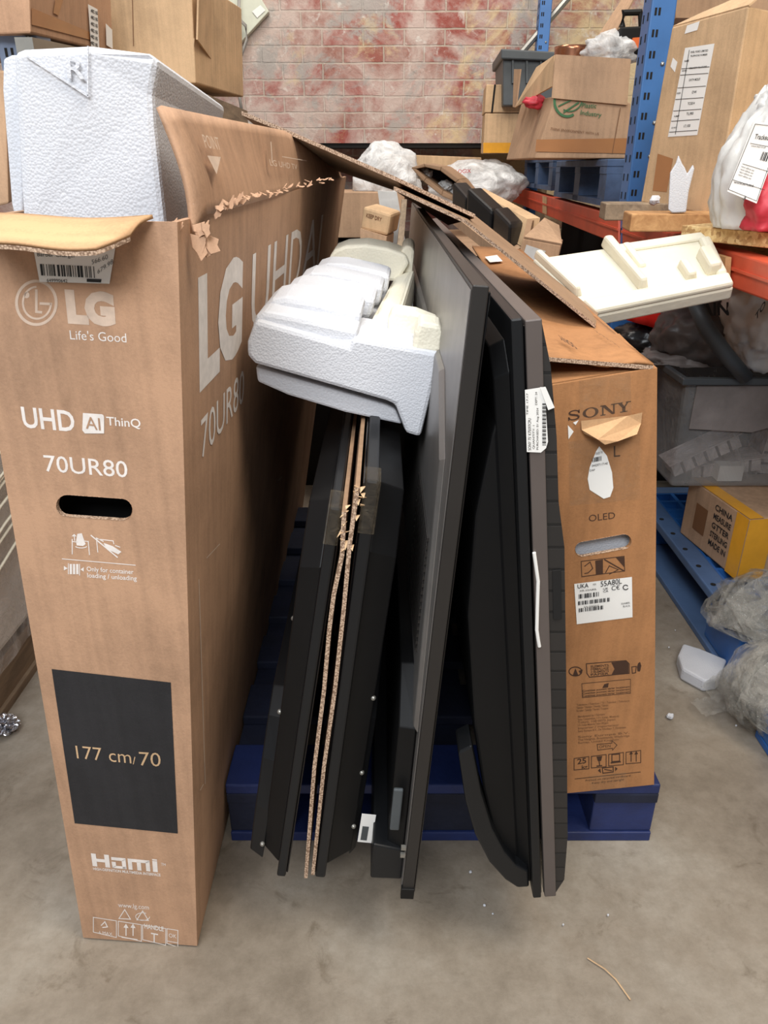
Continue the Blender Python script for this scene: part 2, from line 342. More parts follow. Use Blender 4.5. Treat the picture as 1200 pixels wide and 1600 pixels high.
# ---------------------------------------------------------------- printed surfaces
_tx = {}
def glyphs(s, bold=0):
    k = (s, bold)
    if k not in _tx:
        cu = bpy.data.curves.new('t', 'FONT'); cu.body = s; cu.offset = bold; cu.resolution_u = 3
        o = bpy.data.objects.new('t', cu); COL.objects.link(o)
        me = bpy.data.meshes.new_from_object(o.evaluated_get(bpy.context.evaluated_depsgraph_get()))
        vs = [(v.co.x, v.co.y) for v in me.vertices]; fs = [tuple(p.vertices) for p in me.polygons]
        bpy.data.objects.remove(o); bpy.data.curves.remove(cu); bpy.data.meshes.remove(me)
        _tx[k] = (vs, fs)
    return _tx[k]
_h = glyphs('H')[0]; CAP = max(v[1] for v in _h) - min(v[1] for v in _h)
class Face:
    """bilinear surface through four corners (bottom-left, bottom-right, top-right, top-left seen from outside)"""
    def __init__(s, p00, p10, p11, p01):
        s.c = [Vector(p) for p in (p00, p10, p11, p01)]
        s.n = (s.c[1] - s.c[0]).cross(s.c[3] - s.c[0]).normalized()
    def at(s, u, v, o=0):
        a, b, c, d = s.c
        return a * (1 - u) * (1 - v) + b * u * (1 - v) + c * u * v + d * (1 - u) * v + s.n * o
    def uv(s, px, py):
        u = v = .5
        for _ in range(30):
            x, y = proj(s.at(u, v)); e = 1e-4
            xu, yu = proj(s.at(u + e, v)); xv, yv = proj(s.at(u, v + e))
            a, b, c, d = (xu - x) / e, (xv - x) / e, (yu - y) / e, (yv - y) / e
            det = a * d - b * c; rx, ry = px - x, py - y
            du, dv = (rx * d - b * ry) / det, (a * ry - c * rx) / det
            k = min(1, .3 / max(abs(du), abs(dv), 1e-9)); u += du * k; v += dv * k
            if abs(rx) + abs(ry) < 1e-3: break
        return u, v
    def dv(s, u, v, h):
        e = 1e-3; x, y = proj(s.at(u, v)); a, b = proj(s.at(u, v + e)); return h * e / math.hypot(a - x, b - y)
    def text(s, bm, t, p0, p1, h, bold=0, off=.0003, polys=None):
        u0, v0 = s.uv(*p0); u1, v1 = s.uv(*p1); dv = s.dv(u0, v0, h)
        if polys is None:
            vs, fs = glyphs(t, bold)
            if not vs: return
            x0 = min(v[0] for v in vs); x1 = max(v[0] for v in vs)
            vv = [((x - x0) / (x1 - x0), y / CAP) for x, y in vs]
            q = [bm.verts.new(s.at(u0 + (u1 - u0) * a, v0 + (v1 - v0) * a + dv * b, off)) for a, b in vv]
            for f in fs:
                try: bm.faces.new([q[i] for i in f])
                except ValueError: pass
        else:
            for pg in polys:
                quad(bm, [s.at(u0 + (u1 - u0) * a, v0 + (v1 - v0) * a + dv * b, off) for a, b in pg])
    def poly(s, bm, pts, off=.0003):
        quad(bm, [s.at(*s.uv(*p), off) for p in pts])
    def line(s, bm, pts, wd, off=.0003, close=False):
        for pg in stroke(pts + ([pts[0]] if close else []), wd): s.poly(bm, pg, off)
    def rect(s, bm, p, wd, off=.0003): s.line(bm, list(p), wd, off, True)
    def barcode(s, bm, p0, p1, h, n=40, off=.0014):
        u0, v0 = s.uv(*p0); u1, v1 = s.uv(*p1); dv = s.dv(u0, v0, h); a = 0; rnd = random.Random(n)
        ws = [rnd.choice((1, 1, 2, 3)) for _ in range(n)]; tot = sum(ws)
        for i, k in enumerate(ws):
            b = a + k / tot
            if i % 2 == 0:
                q = [(a, 0), (b, 0), (b, 1), (a, 1)]
                quad(bm, [s.at(u0 + (u1 - u0) * x, v0 + (v1 - v0) * x + dv * y, off) for x, y in q])
            a = b
    def panel(s, bm, holes=(), nu=1, nv=1):
        if not holes: grid(bm, lambda a, b: s.at(a, b), nu, nv); return
        loops = [[Vector((0, 0, 0)), Vector((1, 0, 0)), Vector((1, 1, 0)), Vector((0, 1, 0))]] + [[Vector((*s.uv(*p), 0)) for p in h] for h in holes]
        flat = [p for l in loops for p in l]; vs = [bm.verts.new(s.at(p.x, p.y)) for p in flat]
        for t in tessellate_polygon(loops):
            try:
                f = bm.faces.new([vs[i] for i in t]); f.normal_update()
                if f.normal.dot(s.n) < 0: f.normal_flip()
            except ValueError: pass
def stroke(pts, wd):
    """mitred strip of quads along a polyline"""
    n = len(pts); L = []; closed = n > 2 and abs(pts[0][0] - pts[-1][0]) + abs(pts[0][1] - pts[-1][1]) < 1e-6
    def dirv(a, b):
        dx, dy = b[0] - a[0], b[1] - a[1]; l = math.hypot(dx, dy) or 1; return dx / l, dy / l
    for i in range(n):
        d0 = dirv(pts[i - 1], pts[i]) if i else (dirv(pts[-2], pts[-1]) if closed else None)
        d1 = dirv(pts[i], pts[i + 1]) if i < n - 1 else (dirv(pts[0], pts[1]) if closed else None)
        d0 = d0 or d1; d1 = d1 or d0; nx, ny = -(d0[1] + d1[1]), d0[0] + d1[0]; l = math.hypot(nx, ny)
        if l < .3: nx, ny, l = -d1[1], d1[0], 1
        nx, ny = nx / l, ny / l; c = max(.5, nx * -d1[1] + ny * d1[0]); k = wd / 2 / c
        L.append(((pts[i][0] - nx * k, pts[i][1] - ny * k), (pts[i][0] + nx * k, pts[i][1] + ny * k)))
    return [[a[0], b[0], b[1], a[1]] for a, b in zip(L, L[1:])]
def arc(cx, cy, rx, ry, a0, a1, n=18):
    return [(cx + rx * math.cos(R(a0 + (a1 - a0) * i / n)), cy + ry * math.sin(R(a0 + (a1 - a0) * i / n))) for i in range(n + 1)]
def stadium(c0, c1, r, n=9):
    a = math.degrees(math.atan2(c1[1] - c0[1], c1[0] - c0[0]))
    return arc(*c1, r, r, a - 90, a + 90, n) + arc(*c0, r, r, a + 90, a + 270, n)

# ================================================================ the setting
b = BM(); box(b, (-4, -1.6, -.1), (4.5, 7, 0)); struct('floor', b, 'floor')
WY = 5.2
b = BM(); box(b, (-4, WY, 1.288), (4.5, WY + .35, 4.6)); struct('wall_back', b, 'brick')
b = BM(); box(b, (-4, WY, 0), (-.75, WY + .35, 1.288)); box(b, (1.05, WY, 0), (4.5, WY + .35, 1.288)); struct('wall_back_lower', b, 'brick')
b = BM(); box(b, (-1.2, WY + .75, 0), (1.5, WY + .85, 1.6)); struct('wall_recess', b, 'brick')
b = BM(); box(b, (-.8, WY + .01, 1.262), (1.1, WY + .34, 1.288)); struct('trim_lintel', b, 'dark')
b = BM(); box(b, (-4.1, -1.6, 0), (-4, 7, 4.6)); struct('wall_left', b, 'plaster')
b = BM(); box(b, (4.5, -1.6, 0), (4.6, 7, 4.6)); struct('wall_right', b, 'plaster')

# ================================================================ tall open television carton at the left
t = thing('cardboard_box', 'tall open brown television carton on the floor at left with big white lettering', 'cardboard box', (-.36, 1.6, 0))
A0, A1 = P(130, 1465, z=.004), P(308, 1478, z=.004)        # front foot, left and right
A3, A2 = P(-62, 341, Y=A0.y), P(277, 347, Y=A1.y)                         # front rim
B0, B1 = Vector((-.49, 2.5, .004)), Vector((-.302, 2.5, .004))
B2, B3 = P(541, 276, Y=2.42), P(541, 276, Y=2.42) + Vector((-.2, 0, .0))
front = Face(A0, A1, A2, A3); side = Face(A1, B1, B2, A2); left = Face(B0, A0, A3, B3); back = Face(B1, B0, B3, B2)
hole = stadium((105, 790), (190, 796), 17)
b = BM(); front.panel(b, [hole]); fp = obj('front_panel', b, 'lg', t, solid=.006)
b = BM()
for q0, q1 in zip(hole, hole[1:] + hole[:1]):
    u0, u1 = front.uv(*q0), front.uv(*q1)
    quad(b, [front.at(*u0, .0006), front.at(*u1, .0006), front.at(*u1, -.0065), front.at(*u0, -.0065)])
h_ = obj('handle_hole_rim', b, 'edge', t); h_['label'] = 'rough cut edge of the handle hole'
b = BM(); side.panel(b, (), 10, 4); obj('side_panel', b, 'lg', t, solid=.006)
b = BM(); left.panel(b, (), 4, 4); obj('side_panel', b, 'lg', t, solid=.006)
b = BM(); back.panel(b); obj('rear_panel', b, 'lg', t, solid=.006)
b = BM(); hexa(b, [A0 + Vector((.01, .008, 0)), A1 + Vector((-.01, .008, 0)), B1 + Vector((-.01, -.008, 0)), B0 + Vector((.01, -.008, 0))], [A0 + Vector((.01, .008, .006)), A1 + Vector((-.01, .008, .006)), B1 + Vector((-.01, -.008, .006)), B0 + Vector((.01, -.008, .006))]); obj('bottom_panel', b, 'lg', t)
m = BM()
def inn(fc, u, v, dy): p = fc.at(u, v); return Vector((p.x, p.y + dy, p.z))
hexa(m, [inn(front, .18, .03, .05), inn(front, .80, .03, .05), inn(front, .80, .80, .05), inn(front, .18, .80, .05)], [inn(front, .18, .03, 1.5), inn(front, .80, .03, 1.5), inn(front, .82, .80, 1.5), inn(front, .20, .80, 1.5)]); tag(obj('dark_carton_filler', m, 'black', bevel=.005), 'added black slab inside the tall floor carton, darkening its handle hole', 'television')  # black slab added so the handle hole shows dark
# front flap folded outwards, its free edge drooping
b = BM()
H0, H1 = A3, P(240, 344, Y=A1.y)
def flapf(u, v):
    p = H0.lerp(H1, u); free = P(-40 + 218 * u, 384 + 8 * u, Y=.735) if u < .9 else P(156 + (u - .9) * 480, 391 - (u - .9) * 190, Y=.735 + (u - .9) * .25)
    q = p.lerp(free, v); q.z += .003 * math.sin(math.pi * v) + .002 * math.sin(7 * u); return q
grid(b, flapf, 16, 6); fl = obj('front_flap', b, 'lgy', t, smooth=True, solid=.004)
b = BM()
for i in range(16):
    p, q = flapf(i / 16, 1), flapf((i + 1) / 16, 1); d = Vector((0, -.0008, 0))
    quad(b, [p + d, q + d, q + d - Vector((0, .0, .004)), p + d - Vector((0, .0, .004))])
obj('flap_edge', b, 'edge', fl)
# side flap, torn off along the crease and leaning over the foam
b = BM(); sf0 = P(292, 346, Y=.835); 
top0, top1 = P(253, 164, Y=.83), P(437, 203, Y=1.45)
topD = (top1 - top0) / (1.45 - .83)
def sideflap(u, v):
    y = .835 + u * 1.5
    ub, vb = side.uv(277 + 3, 346); lo = side.at((y - .81) / 1.65, 1.0, .002); hi = top0 + topD * (y - .83)
    if u < .001: lo = P(304, 372, Y=.832)
    elif u < .05: lo = P(322, 335, Y=.86)
    if y > 1.5: hi = hi.lerp(lo, min(.8, (y - 1.5) * .9))
    q = lo.lerp(hi, v); q.x += .004 * math.sin(math.pi * v) * (1 - u) + .003 * math.sin(9 * u + 4 * v); return q
grid(b, sideflap, 30, 8); sf = obj('side_flap', b, 'lg', t, smooth=True, solid=.006)
b = BM()
tri = [(306, 247), (330, 247), (322, 276)]
Sf = Face(sideflap(0.02, 0), sideflap(.5, 0), sideflap(.5, 1), sideflap(.02, 1))
Sf.poly(b, [(308, 248), (330, 250), (323, 277)], .012)
Sf.text(b, 'POINT', (306, 236), (331, 239), 22, 0, .012)
Sf.text(b, 'LG UHD TV', (411, 262), (455, 268), 10, 0, .012); Sf.line(b, [(412, 225), (414, 258)], 1.5, .012); Sf.line(b, [(430, 248), (470, 254)], 1.2, .012)
x = obj('printed_marks', b, 'fade', sf)
b = BM(); iy0, iy1 = 1.58, 2.45
quad(b, [Vector((left.at(.02, .985).x + .01, iy0, 1.085)), Vector((-.20, iy0, 1.075)), Vector((-.15, iy1, 1.085)), Vector((left.at(.02, .985).x + .07, iy1, 1.09))]); obj('inner_flap', b, 'lgy', t, solid=.005)  # unseen flap added to keep overhead light out of the carton
# torn fibres hanging along the crease
b = BM()
rnd = random.Random(3)
def shred(px, py, Y, n, ln, wd):
    for k in range(n):
        p = P(px + rnd.uniform(-9, 9), py + rnd.uniform(-3, 3), Y=Y + rnd.uniform(-.006, .004)); p.x += .005
        a = rnd.uniform(-1.2, 1.2); l = ln * rnd.uniform(.35, 1.1); w_ = wd * rnd.uniform(.3, 1)
        prof = [(-.5, 0), (.5, 0), (.42, -.35), (.55, -.6), (.1, -1), (-.15, -.7), (-.4, -.55)]
        pl = [p + Vector((math.cos(a * .4) * x * w_, -.004 * abs(y) - .003, y * l + x * w_ * .35 + math.sin(a) * x * w_)) for x, y in prof]
        prism(b, pl, (-.0015, .0015, 0))
shred(312, 366, .822, 4, .022, .026); shred(308, 352, .822, 3, .012, .014); shred(335, 322, .86, 4, .010, .012); shred(350, 316, .90, 4, .008, .011); shred(366, 311, .94, 5, .008, .012)
for k in range(40):
    shred(372 + k * 3.6, 311 - k * .85, .965 + k * .0115, 1, .0028, .010)
shred(268, 352, .808, 5, .010, .014)
o = obj('torn_fibres', b, 'lg', t); o['label'] = 'pale torn paper along the crease'; o['kind'] = 'stuff'
# white lettering on the front
b = BM()
front.text(b, "Life's Good", (110, 530), (198, 535), 14)
obj('slogan_print', b, 'print', fp); b = BM()
front.text(b, 'UHD', (37, 667), (118, 674), 31, .018)
front.text(b, 'ThinQ', (167, 664), (220, 668), 13, .01)
obj('range_print', b, 'print', fp); b = BM()
front.text(b, '70UR80', (71, 736), (200, 746), 25, .004)
obj('model_print', b, 'print', fp); b = BM()
front.line(b, [(97, 873), (212, 883)], 1.2)
front.text(b, 'Only for container', (136, 892), (209, 897), 7, .01); front.text(b, 'loading / unloading', (137, 902), (214, 907), 7, .01)
obj('loading_notice', b, 'print', fp); b = BM()
front.text(b, 'www.lg.com', (185, 1417), (233, 1421), 7)
obj('web_address', b, 'print', fp); b = BM()
# block lettering HDMI
hp = []
def R4(x0, y0, x1, y1): hp.append([(x0, y0), (x1, y0), (x1, y1), (x0, y1)])
R4(0, 0, .07, 1); R4(.19, 0, .26, 1); R4(.07, .38, .19, .62)
R4(.29, .62, .49, .86); R4(.29, .0, .49, .2); R4(.29, 0, .35, .5); R4(.44, 0, .50, .86)
R4(.53, 0, .59, .86); R4(.59, .62, .85, .86); R4(.66, 0, .72, .7); R4(.79, 0, .85, .8)
R4(.89, 0, .96, .86); R4(.89, .9, .96, 1.0)
front.text(b, '', (145, 1353), (251, 1363), 20, polys=hp)
front.text(b, 'TM', (252, 1352), (259, 1353), 4)
front.text(b, 'HIGH-DEFINITION MULTIMEDIA INTERFACE', (146, 1359), (251, 1369), 4, .02)
obj('socket_logo', b, 'print', fp); b = BM()
# lifting pictograms
front.line(b, [(113, 866), (113, 842)], 1.4); front.line(b, [(140, 867), (138, 845)], 1.4); front.line(b, [(113, 846), (122, 847)], 1.2); front.line(b, [(131, 845), (138, 846)], 1.2)
front.poly(b, [(121, 834), (128, 833), (132, 845), (134, 850), (130, 853), (120, 852), (119, 846)])
front.line(b, arc(127, 853, 9, 3, 10, 170, 8), 1.3); front.poly(b, [(112, 838), (116, 834), (120, 838)]); front.line(b, [(116, 836), (117, 845)], 1.4)
front.line(b, [(142, 836), (184, 871)], 1.8); front.line(b, [(153, 863), (151, 842), (177, 845), (178, 850)], 1.3); front.line(b, [(150, 840), (162, 846)], 1.3)
front.poly(b, [(162, 848), (176, 853), (190, 862), (185, 866), (170, 859), (164, 853)]); front.line(b, [(180, 852), (188, 855)], 1.4)
for x0 in (109, 114, 119): front.poly(b, [(x0, 881), (x0 + 3.6, 881), (x0 + 3.8, 897), (x0 + .2, 897)])
front.line(b, [(107, 880), (107, 897)], 1.2); front.line(b, [(124.5, 881), (124.5, 899)], 1.2)
front.poly(b, [(100, 884), (106, 888), (100, 891)]); front.poly(b, [(131, 886), (126, 889.5), (131, 893)])
obj('lifting_pictogram', b, 'print', fp); b = BM()
# recycling signs and handling boxes at the foot
for cx, cy in ((195, 1429), (223, 1431)):
    front.rect(b, [(cx - 9, cy + 6), (cx + 9, cy + 7), (cx, cy - 8)], 1.3)
front.line(b, arc(223, 1432, 11, 6, 0, 300), 1)
for x0, x1 in ((146, 182), (185, 221), (223, 259), (261, 278)):
    k = lambda x: 1433 + (x - 146) * .155
    front.rect(b, [(x0, k(x0)), (x1, k(x1)), (x1, k(x1) + 26), (x0, k(x0) + 23)], 1.1)
for cx in (197, 208): front.line(b, [(cx, 1462), (cx, 1446)], 1.6); front.poly(b, [(cx - 4, 1449), (cx, 1443), (cx + 4, 1450)])
front.line(b, [(190, 1464), (215, 1468)], 1.5)
front.line(b, [(158, 1446), (164, 1440), (168, 1448), (160, 1449)], 1.6); front.text(b, '6 MAX', (155, 1459), (176, 1462), 5)
front.text(b, 'HANDLE', (226, 1450), (256, 1455), 7, .02); front.line(b, [(241, 1472), (241, 1459)], 2); front.line(b, [(236, 1458), (247, 1460)], 2)
front.text(b, 'OK', (264, 1464), (276, 1466), 6); front.line(b, [(261, 1470), (278, 1473)], 1)
obj('handling_marks', b, 'print', fp)
# worn white logo
b = BM()
front.line(b, arc(57, 473, 31, 34, 0, 360, 48), 4.5)
front.text(b, 'LG', (106, 501), (181, 506), 44, .07)
front.poly(b, arc(42, 461, 4.5, 5, 0, 360, 12))
front.line(b, [(57, 452), (57, 487), (66, 488)], 4); front.line(b, [(62, 474), (80, 475)], 4); front.line(b, arc(58, 473, 22, 25, 0, 268, 26), 3.2)
o = obj('worn_logo', b, 'fade', fp); o['label'] = 'rubbed white round face emblem and letters'
b = BM()
front.poly(b, [(130, 645), (160, 647)] + arc(159, 652, 4, 5, -80, 0, 4) + [(163, 677), (133, 677), (129, 672)], .0007)
ai = obj('ai_badge', b, 'print', fp)
b = BM(); front.text(b, 'AI', (135, 669), (158, 672), 19, 0, .0013); obj('badge_letters', b, 'lg', ai)
b = BM(); front.poly(b, [(81, 1045), (267, 1066), (278, 1302), (117, 1286)], .0006); bp_ = obj('black_printed_panel', b, 'panelink', t)
b = BM(); front.text(b, '177 cm', (121, 1184), (206, 1192), 20, -.004, .0012); front.text(b, '/', (208, 1193), (213, 1194), 12, 0, .0012); front.text(b, '70', (219, 1195), (252, 1197), 21, -.004, .0012)
obj('panel_lettering', b, 'tan', bp_)
# big side lettering, all on one level
b = BM()
u0, v0 = side.uv(311, 603); vt = side.uv(309, 446)[1]
def level(s, x0, x1, bold, va=None, vb=None):
    va = v0 if va is None else va; vb = vt if vb is None else vb
    ua = side.uv(x0, 550)[0]; ub = side.uv(x1, 520)[0]
    for _ in range(12):
        ua += (x0 - proj(side.at(ua, va))[0]) / ((proj(side.at(ua + 1e-3, va))[0] - proj(side.at(ua, va))[0]) / 1e-3)
        ub += (x1 - proj(side.at(ub, va))[0]) / ((proj(side.at(ub + 1e-3, va))[0] - proj(side.at(ub, va))[0]) / 1e-3)
    vs, fs = glyphs(s, bold); xa = min(v[0] for v in vs); xb = max(v[0] for v in vs)
    q = [b.verts.new(side.at(ua + (ub - ua) * (x - xa) / (xb - xa), va + (vb - va) * y / CAP, .0007)) for x, y in vs]
    for f in fs:
        try: b.faces.new([q[i] for i in f])
        except ValueError: pass
level('LG', 311, 377, .05); level('UHD', 391, 467, .0); level('AI', 470, 497, .0)
va = side.uv(320, 709)[1]; vb = side.uv(314, 656)[1]
level('70UR80', 314, 380, .0, va, vb)
obj('side_lettering', b, 'print', t)
b = BM()
for a, c in (((322, 872), (440, 745)), ((312, 1235), (440, 990)), ((310, 905), (320, 1225))):
    side.line(b, [a, c], 1.2, .0007)
obj('printed_guide_lines', b, 'fade', t)
# barcode sticker below the flap
b = BM(); front.poly(b, [(53, 386), (181, 388), (172, 443), (63, 440)], .0016); lb = obj('price_sticker', b, 'white', fp)
b = BM(); front.barcode(b, (66, 430), (152, 434), 18, 44, .0022); front.text(b, '649990642', (75, 440), (107, 441), 5, 0, .0022)
front.poly(b, [(137, 435), (160, 436), (159, 441), (137, 440)], .0022); front.text(b, 'Barber Charger', (60, 400), (120, 402), 6, 0, .0022)
front.text(b, '566.60', (145, 413), (170, 404), 7, -.01, .0022); front.text(b, '679.98', (154, 428), (178, 411), 7, -.01, .0022)
obj('sticker_print', b, 'ink', lb)

# ================================================================ foam end blocks standing in the open carton
f = BM()
ft = thing('foam_block', 'big white polystyrene end block standing in the tall open carton, embossed R', 'foam block', P(150, 330, Y=.95) - Vector((0, 0, .3)))
pts = [(37, 372), (33, 318), (20, 88), (24, 77), (138, 71), (232, 83), (250, 94), (240, 150), (243, 200), (258, 340), (262, 372)]
fa = [P(x, y, Y=.90 if x < 239 else .905) for x, y in pts]
vec = P(352, 168, Y=1.55) - P(250, 94, Y=.905)
prism(f, fa, vec); fb = obj('block_body', f, 'foam', ft, bevel=.008)
FF = Face(P(37, 372, Y=.898), P(262, 372, Y=.898), P(245, 84, Y=.898), P(20, 75, Y=.898))
b = BM(); FF.line(b, [(40, 86), (138, 150)], 3, .001); FF.line(b, [(138, 72), (138, 152)], 2, .001); FF.text(b, 'R', (107, 122), (134, 124), 31, .01, .002)
obj('embossed_mark', b, 'foam', fb, solid=.0015, off=0)
b = BM(); prism(b, [P(x, y, Y=.93) for x, y in [(30, 372), (18, 318), (4, 140), (5, 92), (18, 86), (36, 86), (36, 372)]], vec * .8); tag(obj('foam_slab', b, 'foam', bevel=.006), 'narrow white foam slab tucked behind the left edge of the R block', 'foam slab')

# ================================================================ pallet carrying the televisions
PX0, PX1, PY0, PY1 = -.287, .5, 1.0, 2.2
t = thing('wooden_pallet', 'dark blue pallet on the floor carrying the stacked televisions', 'pallet', ((PX0 + PX1) / 2, 1.6, 0))
for k in range(7):
    b = BM(); y = PY0 + k * (PY1 - PY0 - .1) / 6; box(b, (PX0, y, .118), (PX1, y + .105, .14)); obj('deck_board', b, 'blue' if k == 0 else 'bluedark', t, bevel=.003)
for i, x in enumerate((PX0, PX0 + .34, PX1 - .115)):
    b = BM(); box(b, (x, PY0, .096), (x + .115, PY1, .1175)); obj('stringer_board', b, 'bluedark', t, bevel=.002)
    for y in (PY0 + .004, PY0 + .53, PY1 - .15):
        b = BM(); box(b, (x, y, .022), (x + .115, y + .145, .0955)); obj('block', b, 'blue' if i == 2 else 'bluedark', t, bevel=.003)
for y in (PY0, PY0 + .53, PY1 - .1):
    b = BM(); box(b, (PX0, y, 0), (PX1, y + .1, .0215)); obj('bottom_board', b, 'blue', t, bevel=.002)

# ================================================================ televisions on edge, short side facing us
class TV:
    def __init__(s, name, label, B, T, L, back, dirx=0.0, rise=0.0):
        s.B = Vector(B); up = Vector(T) - s.B; s.H = up.length; s.v = up.normalized()
        s.u = Vector((dirx, 1, rise)).normalized(); n = s.u.cross(s.v).normalized()
        s.n = n if n.x * back > 0 else -n; s.L = L
        s.t = thing(name, label, 'television', s.B + s.u * L / 2)
    def p(s, a, b, c): return s.B + s.u * a + s.v * b + s.n * c
    def slab(s, name, a0, a1, b0, b1, c0, c1, mat, bevel=.002, par=None):
        m = BM(); hexa(m, [s.p(a0, b0, c0), s.p(a1, b0, c0), s.p(a1, b1, c0), s.p(a0, b1, c0)], [s.p(a0, b0, c1), s.p(a1, b0, c1), s.p(a1, b1, c1), s.p(a0, b1, c1)])
        return obj(name, m, mat, par or s.t, bevel=bevel)
    def plate(s, name, pts, c0, c1, mat, inset=0, bevel=.002, par=None, smooth=False):
        m = BM(); ca = sum(p[0] for p in pts) / len(pts); cb = sum(p[1] for p in pts) / len(pts)
        top = [(ca + (a - ca) * (1 - inset / max(.001, abs(a - ca) + .1)), cb + (q - cb) * (1 - inset / max(.001, abs(q - cb) + .1))) for a, q in pts]
        hexa(m, [s.p(a, q, c0) for a, q in pts], [s.p(a, q, c1) for a, q in top])
        return obj(name, m, mat, par or s.t, bevel=bevel, smooth=smooth)
    def bow(s, name, a0, a1, prof, c_base, mat, n=10, par=None):
        """shell with a curved section: prof = [(b, c)...] from the lower to the upper edge"""
        m = BM(); ring0 = [s.p(a0, b_, c_) for b_, c_ in prof]; ring1 = [s.p(a1, b_, c_) for b_, c_ in prof]
        hexa(m, ring0, ring1); return obj(name, m, mat, par or s.t, bevel=.004)
def curve(p0, p1, depth, n=12):
    return [(p0 + (p1 - p0) * i / n, depth * math.sin(math.pi * (i / n)) ** .6) for i in range(n + 1)]
# left pair: two smaller sets, screens towards each other, cardboard between
tv = TV('television', 'black television leaning nearest the open carton, its back towards the carton', P(446, 1371, z=.141), P(533, 795, Y=P(446, 1371, z=.141).y), 1.11, -1)
tv.slab('screen', .004, 1.106, .006, tv.H - .006, -.003, 0, 'gloss')
tv.slab('bezel', 0, 1.11, 0, tv.H, 0, .014, 'satin', .003)
tv.plate('back_cover', [(.01, .02), (1.1, .02), (1.1, tv.H - .03), (.06, tv.H - .015), (.01, tv.H - .09)], .014, .042, 'black', .02)
k = tv.plate('speaker_housing', [(.02, .012)] + [(.02 + .10 * (1 - math.cos(R(q))), .012 + .28 * math.sin(R(q))) for q in (20, 40, 60, 80)] + [(.9, .3), (1.0, .02)], .04, .062, 'satin', .012)
for a, q in ((.015, .05), (.09, .42), (.03, .3)):
    m = BM(); c = tv.p(a, q, .043); bmesh.ops.create_icosphere(m, subdivisions=2, radius=.004, matrix=Matrix.Translation(c)); obj('screw', m, 'steel', tv.t)
tv.slab('tape', -.002, .05, tv.H - .05, tv.H + .002, -.002, .016, 'clear', .001)
tv = TV('television', 'black television right of the cardboard sheets, its back towards the right', P(492, 1371, z=.141), P(572, 750, Y=P(492, 1371, z=.141).y), 1.13, 1)
tv.slab('screen', .004, 1.126, .006, tv.H - .006, -.003, 0, 'gloss')
tv.slab('bezel', 0, 1.13, 0, tv.H, 0, .016, 'satin', .003)
tv.plate('back_cover', [(.01, .02), (1.1, .02), (1.1, tv.H - .03), (.05, tv.H - .02), (.01, tv.H - .1)], .016, .052, 'black', .02)
tv.plate('rear_housing', [(.03, .02), (.03, .30), (.12, .40), (.9, .4), (.9, .02)], .05, .06, 'satin', .012)
m = BM(); quad(m, [tv.p(.028, .055, .06), tv.p(.028, .055, .082), tv.p(.028, .115, .082), tv.p(.028, .115, .06)]); lb = obj('rating_label', m, 'white', tv.t, solid=.001, off=1)
m = BM(); quad(m, [tv.p(.0265, .06, .064), tv.p(.0265, .06, .074), tv.p(.0265, .09, .074), tv.p(.0265, .09, .064)]); obj('label_print', m, 'greyplastic', lb)
for a, q in ((.025, .09), (.026, .2), (.026, .34)):
    m = BM(); bmesh.ops.create_icosphere(m, subdivisions=2, radius=.004, matrix=Matrix.Translation(tv.p(a, q, .05))); obj('screw', m, 'steel', tv.t)
tv.slab('tape', -.002, .04, tv.H - .07, tv.H + .002, -.002, .018, 'clear', .001)
# sheets of cardboard between the pair
for name, pts, lab in (('left', [(536, 800), (533, 868), (520, 930), (513, 985), (505, 1080), (490, 1200), (478, 1388)], 'thin brown cardboard sheet against the left television screen'),
                       ('right', [(557, 762), (545, 850), (535, 960), (522, 1080), (505, 1200), (488, 1367)], 'thin brown cardboard sheet against the right television screen')):
    m = BM(); e = BM(); q = [P(x - 2, y, Y=.806) for x, y in pts]; wv = Vector((.0055, 0, 0))
    q[-1].z = max(q[-1].z, .142)
    vec = Vector((0, 1.02, 0)); o_ = [p for p in q]
    for i in range(len(q) - 1):
        a, c = q[i], q[i + 1]
        quad(m, [a, c, c + vec, a + vec]); quad(m, [a + wv, c + wv, c + wv + vec, a + wv + vec])
        quad(e, [a, a + wv, c + wv, c])
    quad(m, [q[0], q[0] + wv, q[0] + wv + vec, q[0] + vec]); quad(m, [q[-1], q[-1] + wv, q[-1] + wv + vec, q[-1] + vec])
    bmesh.ops.remove_doubles(m, verts=m.verts, dist=1e-5)
    o = tag(obj('cardboard_sheet', m, 'sheet'), lab, 'cardboard sheet'); eo = obj('fluted_edge', e, 'edge', o); eo['label'] = 'pale corrugated edge'
    m = BM(); rnd = random.Random(len(pts))
    for k in range(9):
        p = q[0] + Vector((rnd.uniform(-.002, .008), .002, rnd.uniform(-.05, .01))); d = Vector((rnd.uniform(-.006, .006), -.004, rnd.uniform(-.012, .012)))
        hexa(m, [p, p + Vector((.006, 0, .001)), p + d], [p + Vector((0, .002, 0)), p + Vector((.006, .002, .001)), p + d + Vector((0, .002, 0))])
    obj('torn_edge', m, 'tan', o)
